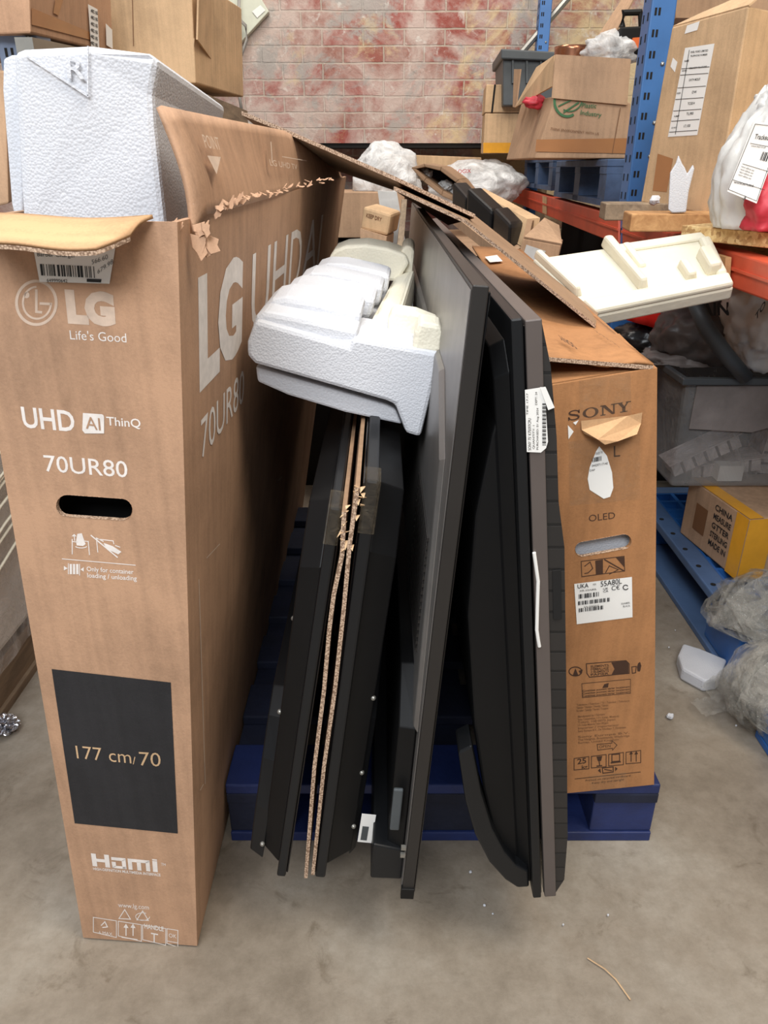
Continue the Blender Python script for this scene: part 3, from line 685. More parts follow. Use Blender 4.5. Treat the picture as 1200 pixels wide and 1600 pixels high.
# large set with its flat brushed back to us
tv = TV('television', 'large thin television with brushed grey metal back and dark square edge', P(645, 1402, z=.141), P(765, 447, Y=P(645, 1402, z=.141).y), 1.56, -1, -.005, .012)
tv.slab('screen', .004, 1.55, .006, tv.H - .006, -.003, 0, 'gloss')
tv.slab('edge_frame', 0, 1.56, 0, tv.H, 0, .017, 'frame', .0015)
tv.slab('metal_back', .006, 1.555, .006, tv.H - .006, .0172, .0182, 'brushed', 0)
H = tv.H
tv.plate('raised_back_plate', [(.02, .3), (.055, H - .21), (.17, H - .13), (1.45, H - .12), (1.5, .3)], .0182, .025, 'brushed', .01)
tv.plate('rear_housing', [(.022, .012), (.03, .30), (.10, .36), (1.3, .36), (1.3, .012)], .02, .044, 'black', .01)
m = BM(); prism(m, [tv.p(.02, .075, .018), tv.p(.02, .012, .018), tv.p(.02, .012, .066), tv.p(.02, .085, .066)], tv.u * .9); obj('speaker_box', m, 'satin', tv.t, bevel=.003)
m = BM()
for i in range(16):
    q0 = .395 + i * .0115; hexa(m, [tv.p(a_, q0, .0245) for a_ in (.08, .3)] + [tv.p(a_, q0 + .005, .0245) for a_ in (.3, .08)], [tv.p(a_, q0, .028) for a_ in (.08, .3)] + [tv.p(a_, q0 + .005, .028) for a_ in (.3, .08)])
obj('vent_grille', m, 'frame', tv.t)
tv.slab('socket_panel', .016, .022, .12, .2, .03, .044, 'greyplastic')
tv.slab('corner_cap', -.003, .006, -.001, .02, -.001, .019, 'black', .001)
for q in (.10, .085):
    tv.slab('clip', -.001, .004, q, q + .006, .019, .026, 'steel', 0)
# two sets face to face at the right
tv = TV('television', 'black television facing the grey-edged one, curved housing at its foot', P(846, 1403, z=.141), P(817, 497, Y=P(846, 1403, z=.141).y), 1.55, -1)
H = tv.H
tv.slab('screen', .004, 1.54, .006, H - .006, -.001, 0, 'gloss')
tv.slab('bezel', 0, 1.55, 0, H, 0, .0125, 'satin', .002)
tv.plate('back_cover', [(.02, .01), (1.5, .01), (1.5, H - .03), (.05, H - .03), (.02, H - .06)], .0127, .03, 'black', .012)
prof = [(.02, .018)] + [(.02 + .50 * math.sin(R(q)) , .018 + .055 * (1 - math.cos(R(q)))**.55 * (1 if q < 90 else 1)) for q in range(12, 91, 13)]
m = BM(); ring = [(.03, .028), (.03, .045), (.10, .062), (.20, .074), (.32, .08), (.50, .078), (.64, .06), (.74, .035), (.76, .028)]
hexa(m, [tv.p(.03, b_, c_) for b_, c_ in ring], [tv.p(1.2, b_, c_) for b_, c_ in ring]); obj('rear_housing', m, 'black', tv.t, bevel=.004)
m = BM(); ring = [(.010, .016), (.010, .034), (.03, .052), (.07, .074), (.13, .092), (.20, .102), (.29, .106), (.30, .086), (.21, .078), (.14, .066), (.09, .05), (.06, .034), (.045, .016)]
hexa(m, [tv.p(.012, b_, c_) for b_, c_ in ring], [tv.p(.06, b_, c_) for b_, c_ in ring]); obj('speaker_strip', m, 'satin', tv.t, bevel=.003)
tv = TV('television', 'large television with grey-brown metal edge and torn white sticker', P(850, 1402, z=.141), P(819, 501, Y=P(850, 1402, z=.141).y), 1.66, 1)
H = tv.H
tv.slab('screen', .004, 1.65, .006, H - .006, 0, .001, 'gloss')
tv.slab('edge_frame', 0, 1.66, 0, H, .001, .0185, 'bezel', .0015)
m = BM(); ring = [(.0, .0187), (.03, .028), (.10, .034), (.4, .036), (.62, .034), (.65, .026), (.80, .018), (H - .004, .0187)]
ring = [(.003, .0187), (.03, .032), (.12, .038), (.4, .039), (.60, .039), (.66, .033), (.74, .032), (.82, .027), (H - .004, .0187)]
hexa(m, [tv.p(.004, b_, c_) for b_, c_ in ring], [tv.p(1.6, b_, c_) for b_, c_ in ring]); obj('textured_back', m, 'woven', tv.t)
tv.slab('cable_hatch', .002, .01, .50, .57, .024, .034, 'dark', 0)
SF = Face(tv.p(-.0012, 0, .002), tv.p(-.0012, 0, .034), tv.p(-.0012, H, .034), tv.p(-.0012, H, .002))
m = BM(); SF.poly(m, [(820, 609), (852, 604), (853, 642), (856, 690), (853, 700), (845, 707), (823, 706)], .0005); st = obj('torn_sticker', m, 'white', tv.t)
m = BM(); SF.poly(m, [(843, 604), (852, 604), (866, 636), (856, 640)], .002); obj('sticker_tear', m, 'white', st)
m = BM()
def vtext(s, x, y0, y1, h):
    """lettering running up the sticker"""
    vs, fs = glyphs(s); xa = min(v[0] for v in vs); xb = max(v[0] for v in vs)
    q = [m.verts.new(SF.at(*SF.uv(x - h * y_ / CAP + h, y0 + (y1 - y0) * (x_ - xa) / (xb - xa)), .0012)) for x_, y_ in vs]
    for f_ in fs:
        try: m.faces.new([q[i] for i in f_])
        except ValueError: pass
vtext("SONY 75' K75S97CPU", 825, 703, 653, 4.5); vtext('QUANTITY: 1', 832, 701, 664, 3); vtext('PURCHASED: 01 Aug 2024', 838, 702, 637, 3); vtext('DEPT: 24', 836, 632, 612, 3); vtext('TIME 17:17', 822, 648, 614, 3)
for i in range(22):
    y = 695 - i * 3; SF.poly(m, [(847, y), (853, y), (853, y - 1 - i % 2), (847, y - 1 - i % 2)], .0012)
obj('sticker_print', m, 'ink', st)
m = BM(); tube(m, [tv.p(-.002, q, .004 + .002 * math.sin(q * 60)) for q in (.60, .56, .52, .49, .475, .468, .465)], .0022); obj('sealant_strip', m, 'white', tv.t)

# ================================================================ open carton on the pallet, right
t = thing('cardboard_box', 'orange-brown television carton on the blue pallet with dark serif lettering', 'cardboard box', (.4, 1.7, .141))
a0, a1 = P(880, 1240, z=.142), P(1022, 1226, z=.142)
a2, a3 = P(1027, 575, Y=a1.y), P(857, 603, Y=a0.y)
dv = Vector((.0, 1.3, 0)); dt = Vector((.03, 1.3, .03))
front = Face(a0, a1, a2, a3); right = Face(a1, a1 + dv, a2 + dt, a2); leftf = Face(a0 + dv, a0, a3, a3 + dt); backf = Face(a1 + dv, a0 + dv, a3 + dt, a2 + dt)
hole = stadium((910, 858), (975, 846), 11.5)
m = BM(); front.panel(m, [hole]); fp = obj('front_panel', m, 'sony', t, solid=.006)
m = BM()
for q0, q1 in zip(hole, hole[1:] + hole[:1]):
    u0_, u1_ = front.uv(*q0), front.uv(*q1); quad(m, [front.at(*u0_, .0006), front.at(*u1_, .0006), front.at(*u1_, -.0065), front.at(*u0_, -.0065)])
obj('handle_hole_rim', m, 'edge', t)
for fc, nm in ((right, 'side_panel'), (leftf, 'side_panel'), (backf, 'rear_panel')):
    m = BM(); fc.panel(m); obj(nm, m, 'sony', t, solid=.006)
m = BM(); quad(m, [a0 + Vector((.005, .005, .001)), a1 + Vector((-.005, .005, .001)), a1 + dv, a0 + dv]); obj('bottom_panel', m, 'sony', t)
# inner short flap closing the front, then the long lid raised at the left
tA, tB = a3 + Vector((.004, .012, .0)), a2 + Vector((-.004, .012, .0))
m = BM(); quad(m, [tA, tB, tB + Vector((.0, .16, .012)), tA + Vector((0, .16, .012))]); obj('inner_flap', m, 'sony', t, solid=.004)
L0, L1 = P(850, 557, Y=1.0), P(1021, 571, Y=a1.y)
L2 = L1 + dt * .985 ; L3 = P(738, 384, Y=2.3)
lid = Face(L0, L1, L2, L3)
m = BM(); grid(m, lambda a, b_: lid.at(a, b_, .006 * math.sin(9 * a + 5 * b_) * (1 - b_) * a), 12, 14); lo = obj('lid_flap', m, 'sony', t, solid=.005, smooth=True)
m = BM(); quad(m, [lid.at(0, 0, -.0002) + Vector((0, -.0009, 0)), lid.at(1, 0, -.0002) + Vector((0, -.0009, 0)), lid.at(1, 0, -.006) + Vector((0, -.0009, 0)), lid.at(0, 0, -.006) + Vector((0, -.0009, 0))]); obj('lid_edge', m, 'edge', lo)
m = BM(); lid.text(m, 'SONY', (893, 545), (868, 530), -13, .02, .008); lid.text(m, '55 751 75', (930, 527), (968, 553), 9, 0, .008); obj('lid_lettering', m, 'brownink', lo)
m = BM(); lid.poly(m, [(757, 405), (776, 402), (785, 412), (765, 414)], .006); obj('lid_label', m, 'white', lo)
# serif letters of the maker's name
gl = []
def G(pgs, x0, w):
    for pg in pgs: gl.append([(x0 + x * w, y) for x, y in pg])
def ring(rx, ry, ix, iy, n=28):
    o_ = []
    for i in range(n):
        a, c = 2 * math.pi * i / n, 2 * math.pi * (i + 1) / n
        o_.append([(.5 + rx * math.cos(a), .5 + ry * math.sin(a)), (.5 + rx * math.cos(c), .5 + ry * math.sin(c)), (.5 + ix * math.cos(c), .5 + iy * math.sin(c)), (.5 + ix * math.cos(a), .5 + iy * math.sin(a))])
    return o_
rc = lambda x0, y0, x1, y1: [(x0, y0), (x1, y0), (x1, y1), (x0, y1)]
sp_ = [(.88, .70), (.85, .84), (.7, .93), (.5, .96), (.28, .92), (.14, .8), (.16, .66), (.32, .57), (.62, .48), (.82, .38), (.88, .24), (.78, .11), (.5, .04), (.28, .08), (.14, .18), (.1, .32)]
spol = []
for i in range(len(sp_) - 1):
    wd = .11 + .09 * math.exp(-((i - 7.5) / 2.6) ** 2)
    spol += stroke([sp_[i], sp_[i + 1]], wd)
spol += [rc(.86, .64, .95, .98), rc(.04, .02, .13, .38)]
G(spol, 0, .2); G(ring(.5, .5, .30, .42), .235, .25)
G([rc(.10, 0, .20, 1), rc(.80, 0, .90, 1), [(.05, 1), (.32, 1), (.9, 0), (.72, 0)], rc(0, 0, .32, .09), rc(.68, .91, 1, 1), rc(0, .91, .2, 1)], .515, .25)
G([[(.08, 1), (.34, 1), (.62, .45), (.40, .45)], [(.74, 1), (.86, 1), (.60, .45), (.48, .45)], rc(.40, 0, .62, .48), rc(.26, 0, .76, .09), rc(0, .91, .44, 1), rc(.64, .91, 1, 1)], .765, .235)
m = BM(); front.text(m, '', (887, 658), (986, 642), 15.5, polys=gl); 
obj('maker_name', m, 'brownink', fp); m = BM()
front.text(m, 'OLED', (920, 815), (961, 810), 10)
front.text(m, 'L', (959, 714), (969, 713), 17); obj('range_print', m, 'brownink', fp); m = BM(); front.rect(m, [(908, 877), (975, 869), (976, 892), (909, 901)], 1.2)
front.line(m, [(913, 885), (922, 878), (926, 888), (919, 895), (913, 896)], 1.4); front.poly(m, [(930, 876), (942, 874), (942, 897), (931, 898)])
front.line(m, [(944, 874), (975, 892)], 2); front.line(m, [(946, 895), (952, 884), (966, 890), (952, 897)], 1.4); front.poly(m, [(962, 871), (975, 870), (975, 886)])
front.line(m, [(932, 879), (938, 886)], 1.5)
obj('lifting_pictogram', m, 'brownink', fp)
m = BM()
front.line(m, arc(899, 1049, 10, 7, 0, 360, 20), 1.6); front.poly(m, [(895, 1055), (899, 1044), (904, 1056)]); front.poly(m, [(904, 1048), (911, 1046), (907, 1053)])
front.rect(m, [(916, 1037), (978, 1032), (983, 1037), (983, 1052), (921, 1058), (917, 1052)], 1.4)
front.poly(m, [(955, 1035), (978, 1032), (982, 1037), (982, 1052), (955, 1055), (960, 1045)])
for i, s_ in enumerate(('ELEMENTS', "D'EMBALLAGE", '+ ELEMENTS', 'PAPIER')): front.text(m, s_, (923, 1043 + i * 4.3), (951, 1041 + i * 4.3), 3.4, .02)
front.poly(m, [(997, 1036), (1000, 1034), (1002, 1040), (1000, 1049), (996, 1049), (995, 1042)]); front.rect(m, [(987, 1042), (994, 1041), (993, 1051), (988, 1052)], 1.4)
front.rect(m, [(909, 1068), (985, 1061), (985, 1083), (910, 1090)], .9); front.poly(m, [(944, 1069), (951, 1067), (950, 1074), (941, 1075)])
for i in range(3): front.text(m, 'Consignes pouvant varier localement', (910, 1081 + i * 4), (984, 1074 + i * 4), 3.0, .02)
obj('recycling_marks', m, 'brownink', fp); m = BM()
for i, s_ in enumerate(('Television / Televizor / TV / Televisor / Televisore', 'Televisie / Telewizor / Televizija / Televizio', 'Fernseher / Telewizja / Televisor / Tv-apparat', '', 'Manufactured by / Fabricant', 'Sony Corporation, 1-7-1 Konan, Minato-ku', 'Tokyo, 108-0075 Japan', '1-7-1 Konan Minato-ku Tokyo 108 Japon', 'Importer / Importateur', 'Sony Europe B.V., Da Vincilaan 7, Zaventem', '', 'Sony Europe B.V.', 'The Heights, Brooklands, Weybridge', 'Surrey, United Kingdom')):
    if s_: front.text(m, s_, (901 + (i > 3) * 2, 1103 + i * 4.55), (905 + 40 + len(s_) % 9 * 5.5, 1103 + i * 4.55 - 4 - len(s_) % 9 * .4), 3.1, .015)
obj('address_print', m, 'softink', fp); m = BM()
front.rect(m, [(933, 1163), (956, 1161), (956, 1157), (964, 1164), (957, 1172), (957, 1169), (934, 1172)], 1.1); front.text(m, 'OPEN', (936, 1169), (954, 1167), 4)
for i, x in enumerate((897, 924, 951, 978)):
    y = 1185 - i * 3.2; front.rect(m, [(x, y), (x + 23, y - 3), (x + 23, y + 16), (x, y + 18)], 1.2)
front.text(m, '25', (902, 1194), (916, 1192), 8, .02); front.text(m, 'kg', (909, 1201), (918, 1200), 5, .02)
front.poly(m, [(932, 1182), (941, 1181), (939, 1189), (934, 1189)]); front.line(m, [(936, 1189), (937, 1196)], 1.6); front.line(m, [(932, 1197), (941, 1196)], 1.8)
front.rect(m, [(956, 1179), (968, 1178), (968, 1189), (956, 1190)], 1.6); front.line(m, [(954, 1192), (970, 1190)], 2)
for x in (986, 994): front.line(m, [(x, 1190), (x, 1177)], 1.5); front.poly(m, [(x - 3, 1179), (x, 1173), (x + 3, 1178)])
front.rect(m, [(941, 1200), (958, 1198), (958, 1206), (942, 1208)], 1.6); front.line(m, [(944, 1202), (956, 1204)], 1.5); front.poly(m, [(934, 1204), (938, 1200), (939, 1208)]); front.poly(m, [(965, 1201), (961, 1198), (961, 1205)])
front.line(m, [(898, 1217), (1001, 1206)], 1); front.text(m, 'Printed on recycled cardboard', (915, 1221), (985, 1213), 3); front.text(m, 'Keep dry and upright', (925, 1225), (975, 1219), 3)
obj('handling_marks', m, 'brownink', fp)
m = BM(); front.poly(m, [(897, 912), (987, 901), (988, 964), (901, 975)], .0008); lb = obj('shipping_label', m, 'white', fp)
m = BM(); front.text(m, 'UKA', (902, 919), (919, 917), 6.5, .01, .0016); front.text(m, '55A80L', (938, 916), (971, 911), 8, .005, .0016)
front.text(m, 'MODEL', (926, 914), (931, 913), 2.5, 0, .0016); front.text(m, 'XR-55A80L', (905, 924), (932, 921), 2.6, 0, .0016)
front.text(m, 'C€', (955, 922), (968, 920), 7, 0, .0016); front.line(m, arc(977, 917, 4, 3.6, 20, 330, 12), 1.4, .0016); front.text(m, 'UK', (942, 921), (950, 920), 3, .01, .0016); front.text(m, 'CA', (942, 925), (950, 924), 3, .01, .0016)
front.barcode(m, (904, 935), (936, 931), 7, 26); front.barcode(m, (903, 945), (953, 939), 6, 40); front.barcode(m, (904, 956), (944, 951), 6, 34)
front.text(m, 'S/N 5003312', (912, 949), (935, 946), 2.2, 0, .0016); front.text(m, 'BLACK', (973, 948), (984, 947), 2.6, 0, .0016); front.text(m, '55A80L', (970, 944), (984, 942), 2.6, 0, .0016)
obj('label_print', m, 'ink', lb)
m = BM(); front.poly(m, [(936, 697), (931, 705), (921, 730), (918, 748), (921, 765), (943, 779), (953, 776), (958, 762), (956, 738), (948, 712)], .0008); lb = obj('torn_paper_label', m, 'white', fp)
m = BM(); front.barcode(m, (925, 722), (940, 719), 7, 16); front.text(m, '044207117140', (924, 729), (949, 725), 3.5, 0, .0016); front.text(m, 'DAP', (921, 736), (929, 735), 3, 0, .0016); front.text(m, 'OLED TV', (930, 710), (941, 708), 3.5, 0, .0016); obj('label_print', m, 'ink', lb)
m = BM(); tp = [(905, 656), (978, 648), (1000, 643), (998, 660), (985, 672), (955, 683), (936, 688), (925, 680), (910, 676), (906, 670)]
q = [front.at(*front.uv(*p), .0015 + (.018 if i in (4, 5, 6, 7) else .004)) for i, p in enumerate(tp)]; quad(m, q); o = obj('torn_cardboard_flap', m, 'lgy', fp, solid=.002); o['label'] = 'peeled strip of pale cardboard'
m = BM(); front.poly(m, [(887, 664), (896, 674), (888, 686)], .0009); front.poly(m, [(895, 660), (904, 656), (899, 664)], .0009); obj('paper_scrap', m, 'white', fp)
m = BM(); front.poly(m, [(905, 594), (985, 581), (987, 660), (906, 672)], .0005); front.poly(m, [(888, 690), (1000, 676), (1000, 780), (890, 790)], .0005); obj('clear_tape', m, 'clear', fp)
m = BM(); front.poly(m, [(920, 1212), (978, 1206), (980, 1230), (922, 1236)], .0004); obj('base_tape', m, 'clear', fp)
m = BM(); c0, c1, c2, c3 = front.at(.08, .1, -.02), front.at(.92, .1, -.02), front.at(.92, .9, -.02), front.at(.08, .9, -.02)
hexa(m, [c0, c1, c2, c3], [p + Vector((0, .12, 0)) for p in (c0, c1, c2, c3)]); tag(obj('foam_block', m, 'foam', bevel=.006), 'white foam seen through the handle hole of the orange-brown television carton', 'foam block')

# ================================================================ ribbed foam wedged between the carton and the large television
t = thing('foam_end_cap', 'ribbed white foam cap wedged between the tall floor carton and the brushed television', 'foam packing', P(540, 620, Y=1.3))
back_ = P(575, 395, Y=1.80) - P(520, 545, Y=1.04)         # the way the cap runs, up and away from us
YF = 1.04
def fpoly(pts, Y): return [P(x, y, Y=Y) for x, y in pts]
b = BM(); prism(b, fpoly([(394, 512), (400, 500), (545, 541), (552, 528), (648, 545), (690, 552), (657, 684), (634, 678), (617, 633), (603, 627), (398, 569), (386, 557), (386, 535)], YF), back_ * .16); obj('front_block', b, 'foam', t, bevel=.006)
b = BM(); prism(b, fpoly([(399, 572), (603, 632), (618, 640), (628, 664), (540, 645), (450, 618), (402, 597)], YF + .02), back_ * .5); obj('lower_plate', b, 'foam', t, bevel=.004)
b = BM(); prism(b, fpoly([(392, 515), (400, 494), (412, 486), (470, 497), (560, 516), (553, 553), (402, 527)], YF + .012), back_ * .12); obj('raised_step', b, 'foam', t, bevel=.008)
b = BM(); prism(b, fpoly([(406, 552), (420, 538), (600, 570), (640, 580), (600, 605), (420, 570)], YF + .1), back_ * .86); obj('cap_core', b, 'foam', t)
ribs = [([(408, 490), (413, 478), (425, 468), (445, 464), (500, 472), (566, 488), (556, 530), (420, 505)], .04, .19),
        ([(440, 464), (448, 452), (462, 446), (490, 447), (550, 458), (588, 467), (578, 500), (450, 490)], .205, .17),
        ([(463, 446), (470, 434), (486, 427), (512, 428), (570, 440), (600, 447), (592, 480), (470, 470)], .36, .16),
        ([(488, 427), (496, 417), (512, 412), (540, 413), (590, 424), (610, 430), (604, 462), (492, 450)], .51, .16)]
def project_back(pts, k):
    """outline given where it shows; stands k of the way along the cap"""
    Y = YF + .03 + back_.y * k
    return [P(x, y, Y=Y) for x, y in pts]
for pts, k, l in ribs:
    b = BM(); prism(b, project_back(pts, k), back_ * (l * .68)); obj('rib', b, 'foam', t, bevel=.008)
b = BM(); prism(b, project_back([(514, 402), (522, 391), (540, 384), (572, 382), (606, 388), (634, 398), (640, 412), (622, 440), (518, 440)], .7), back_ * .12); e_ = obj('end_plate', b, 'cream', t, bevel=.006)
Yr = YF + .05
b = BM(); r0 = P(566, 520, Y=YF + .06); r1 = P(618, 428, Y=YF + back_.y * .78); w0 = P(612, 536, Y=YF + .06) - r0; w1 = P(648, 420, Y=YF + back_.y * .78) - r1
hexa(b, [r0, r0 + w0, r0 + w0 + Vector((0, 0, -.07)), r0 + Vector((0, 0, -.07))], [r1, r1 + w1, r1 + w1 + Vector((0, 0, -.07)), r1 + Vector((0, 0, -.07))]); obj('side_rail', b, 'cream', t, bevel=.008)
b = BM(); prism(b, project_back([(626, 392), (632, 384), (642, 384), (648, 392), (644, 430), (626, 426)], .72), back_ * .14); obj('end_post', b, 'cream', t, bevel=.006)
b = BM(); prism(b, fpoly([(606, 538), (615, 494), (632, 490), (686, 506), (692, 522), (688, 556), (648, 548)], YF + .008), back_ * .03)
b.free(); b = BM()
prism(b, fpoly([(644, 550), (648, 520), (656, 503), (687, 508), (694, 524), (690, 553)], YF + .006), back_ * .07); obj('corner_lug', b, 'cream', t, bevel=.006)
b = BM(); prism(b, fpoly([(606, 500), (614, 483), (650, 488), (686, 502), (686, 530), (606, 530)], YF + .075), back_ * .05); obj('rear_lug', b, 'cream', t, bevel=.006)
for (x, y) in ((692, 546), (676, 628)):
    b = BM(); p = P(x, y, Y=YF + .05); blob(b, p, (.012, .03, .022), .1, 2, x, 2); obj('foot_nub', b, 'foam', t, smooth=True)

# ================================================================ folded sheets of double-wall cardboard lying over the stack
def sheet(nm, near, far, lab, thick=.007):
    o = BM(); n = len(near)
    up = Vector((0, 0, 1)); va = [Vector(p) for p in near]; vb = [Vector(p) for p in far]
    for i in range(n - 1):
        hexa(o, [va[i], va[i + 1], vb[i + 1], vb[i]], [va[i] + up * thick, va[i + 1] + up * thick, vb[i + 1] + up * thick, vb[i] + up * thick])
    s_ = tag(obj(nm, o, 'sheet'), lab, 'cardboard sheet'); e = BM()
    for i in range(n - 1):
        d = Vector((0, -.0012, 0)); quad(e, [va[i] + d, va[i + 1] + d, va[i + 1] + up * thick + d, va[i] + up * thick + d])
    obj('fluted_edge', e, 'edge', s_); return s_
na = [P(378, 180, Y=1.58), P(437, 204, Y=1.56), P(617, 282, Y=1.5), P(742, 341, Y=1.45)]
fa_ = [P(440, 228, Y=2.3), P(500, 258, Y=2.3), P(617, 298, Y=2.15), P(700, 352, Y=1.9)]
s1 = sheet('cardboard_sheet', na, fa_, 'upper bent cardboard sheet slanting from the tall floor carton across the gap')
nb = [P(615, 297, Y=1.47), P(727, 349, Y=1.38), P(930, 513, Y=1.2)]
fb_ = [P(640, 297, Y=1.95), P(742, 341, Y=1.88), P(934, 494, Y=1.5)]
s2 = sheet('cardboard_sheet', nb, fb_, 'lower narrow cardboard sheet resting its end on the orange-brown carton lid', .006)

# ================================================================ steel racking at the right
def rbox(bm, lo, hi): box(bm, lo, hi, RK)
def upright(lab, X0, X1, Y0, Y1, z0, z1, mat, slots=True, rk=RK, grp=None):
    c = rk @ Vector(((X0 + X1) / 2, (Y0 + Y1) / 2, z0)); t = thing('rack_upright', lab, 'rack post', c, grp)
    m = BM(); box(m, (X0, Y0, z0), (X1, Y1, z1), rk); obj('post', m, mat, t, bevel=.004)
    if slots:
        m = BM(); z = max(z0 + .1, .8)
        while z < z1 - .05:
            for k in (.25, .75):
                y = Y0 + (Y1 - Y0) * k; box(m, (X0 - .0012, y - .004, z), (X0 + .001, y + .004, z + .02), rk)
                x = X0 + (X1 - X0) * (.12 + .3 * k); box(m, (x - .003, Y0 - .0012, z + .01), (x + .003, Y0 + .001, z + .028), rk)
            z += .052
        obj('slot_holes', m, 'dark', t)['kind'] = 'stuff'
        m = BM()
        for z in (1.12, 1.18, 1.27, 1.42, 1.63, 1.78): bmesh.ops.create_icosphere(m, subdivisions=1, radius=.007, matrix=Matrix.Translation(rk @ Vector((X1 - .018, Y0, z))))
        obj('bolts', m, 'steel', t)
    return t
upright('near blue slotted rack post with a tall brown carton beside it', .672, .742, 2.5, 2.59, 0, 3.2, 'rack')
upright('far blue rack post against the brick wall above the grey crate', .70, .765, 4.85, 4.94, 0, 3.2, 'rack')
m = BM(); tube(m, [PK(815, 82, Y=4.9), PK(890, -6, Y=4.9)], .018); tag(obj('rack_brace', m, 'steel'), 'thin grey diagonal brace in front of the brick wall at upper right', 'brace')
def beam(lab, p):
    (a, b_, c, d) = [PK(x, y, X=.665) for x, y in p]; v = RK.to_3x3() @ Vector((.045, 0, 0))
    t = thing('rack_beam', lab, 'rack beam', (a + b_) / 2)
    m = BM(); prism(m, [a, b_, c, d], v); obj('beam', m, 'beam', t, bevel=.004)
    m = BM(); hexa(m, [d.lerp(a, .42), c.lerp(b_, .42), c.lerp(b_, .5), d.lerp(a, .5)], [q + Vector((-.004, 0, 0)) for q in (d.lerp(a, .42), c.lerp(b_, .42), c.lerp(b_, .5), d.lerp(a, .5))]); obj('rib', m, 'beam', t)
    return t, (a, b_, c, d)
t1, q1 = beam('far orange rack beam under the blue pallets', [(966, 383), (774, 304), (774, 283), (966, 338)])
for k, nm in ((.36, 'beige'), (.78, 'faded')):
    m = BM(); f = Face(q1[0], q1[1], q1[2], q1[3]); w_ = .035
    quad(m, [f.at(k, .06, .0) , f.at(k + w_, .06), f.at(k + w_, .95), f.at(k, .95)])
    for v in m.verts: v.co.x -= .002
    obj('location_label', m, 'tan', t1)
t2, q2 = beam('near orange rack beam under the chipboard', [(1330, 520), (972, 386), (972, 341), (1330, 450)])
m = BM(); prism(m, [PK(x, y, X=.66) for x, y in ((1090, 386), (1143, 402), (1140, 446), (1090, 428))], (-.012, 0, 0)); tag(obj('timber_offcut', m, 'wood'), 'pale timber offcut hanging on the near orange beam below the chipboard', 'wood offcut')
m = BM(); rbox(m, (.76, 1.1, .955), (1.75, 2.48, .975)); tag(obj('shelf_board', m, 'chip'), 'added chipboard deck behind the near orange beam, keeping light from the space below', 'shelf')  # deck added to block overhead light under the rack
# wooden pallets on the rack
def rackpallet(lab, X0, X1, Y0, Y1, z0, mat):
    t = thing('wooden_pallet', lab, 'pallet', RK @ Vector(((X0 + X1) / 2, (Y0 + Y1) / 2, z0)))
    n = 6
    for k in range(n):
        m = BM(); x = X0 + k * (X1 - X0 - .1) / (n - 1); rbox(m, (x, Y0, z0 + .122), (x + .1, Y1, z0 + .145)); obj('deck_board', m, mat, t, bevel=.003)
    for y in (Y0, (Y0 + Y1) / 2 - .05, Y1 - .1):
        m = BM(); rbox(m, (X0, y, z0 + .1), (X1, y + .1, z0 + .1215)); obj('stringer_board', m, mat, t)
        m = BM(); rbox(m, (X0, y, z0), (X1, y + .1, z0 + .02)); obj('bottom_board', m, mat, t)
        for x in (X0 + .002, (X0 + X1) / 2 - .05, X1 - .11):
            m = BM(); rbox(m, (x, y, z0 + .0205), (x + .1, y + .1, z0 + .0995)); obj('block', m, mat, t)
    for x in (X0, X1 - .1):
        m = BM(); rbox(m, (x, Y0 + .101, z0), (x + .1, Y1 - .101, z0 + .02)); obj('bottom_board', m, mat, t)
    return t
rackpallet('worn blue wooden pallet on the far orange beam below the green-printed carton', .66, 1.56, 2.75, 3.7, 1.03, 'bluepale')
rackpallet('second worn blue pallet on the far beam, nearest the brick wall', .665, 1.56, 3.82, 4.75, 1.05, 'bluepale')
def bxp(bm, p, vec): prism(bm, p, vec)
# tall carton beside the near post
def K(px, py, Y): return P(px, py, Y=Y)
t = thing('cardboard_box', 'tall brown carton with a white delivery sheet beside the near blue post', 'cardboard box', K(1060, 330, 2.08))
nA, nB = K(1117, 338, 1.95), K(1170, 9, 1.95); lA = K(1001, 316, 2.2); nn_ = (lA - nA).cross(nB - nA); rr_ = ray(1050, 42); lB = Vector((0, 0, CZ)) + rr_ * ((nA - Vector((0, 0, CZ))).dot(nn_) / rr_.dot(nn_)); rv = Vector((.3, .22, 0))
m = BM(); hexa(m, [lA, nA, nA + rv, lA + rv], [lB, nB, nB + rv, lB + rv]); bo = obj('carton_body', m, 'tan', t, bevel=.004)
bo.data.materials[0] = M['tan']
TF = Face(lA, nA, nB, lB)
m = BM(); TF.poly(m, [(1071, 75), (1117, 68), (1090, 211), (1044, 214)], .001); lb = obj('delivery_sheet', m, 'white', t)
m = BM()
for i, y in enumerate((106, 116, 136, 154, 172, 188, 205)):
    k = (y - 72) / 140; xl = 1071 - 27 * k + 1; xr = 1117 - 27 * k - 1; TF.line(m, [(xl, y + 1.5), (xr, y - 1.5)], .9, .0018)
TF.line(m, [(1078, 78), (1056, 210)], .8, .0018)
for s_, x, y, l, h in (('NAME', 1070, 97, 7, 3), ('EXEL FORD LIMITED', 1080, 83, 27, 3), ('TELEPHONE NUMBER', 1079, 89, 27, 2.6), ('ADDRESS', 1066, 112, 8, 2.4), ('DELIVERY TO STORE', 1078, 108, 27, 2.6), ('GW/TW MOSLEY', 1077, 127, 18, 3.6), ('DW', 1082, 146, 7, 4), ('TCG014', 1075, 164, 11, 4), ('TU,900', 1073, 180, 11, 4), ('17,100', 1069, 199, 10, 4), ('SIZE', 1058, 147, 6, 2.4), ('NUMBER', 1054, 183, 8, 2.4), ('ID NO', 1050, 201, 7, 2.4)):
    TF.text(m, s_, (x, y), (x + l, y - l * .1), h, .01, .0018)
obj('sheet_print', m, 'ink', lb)
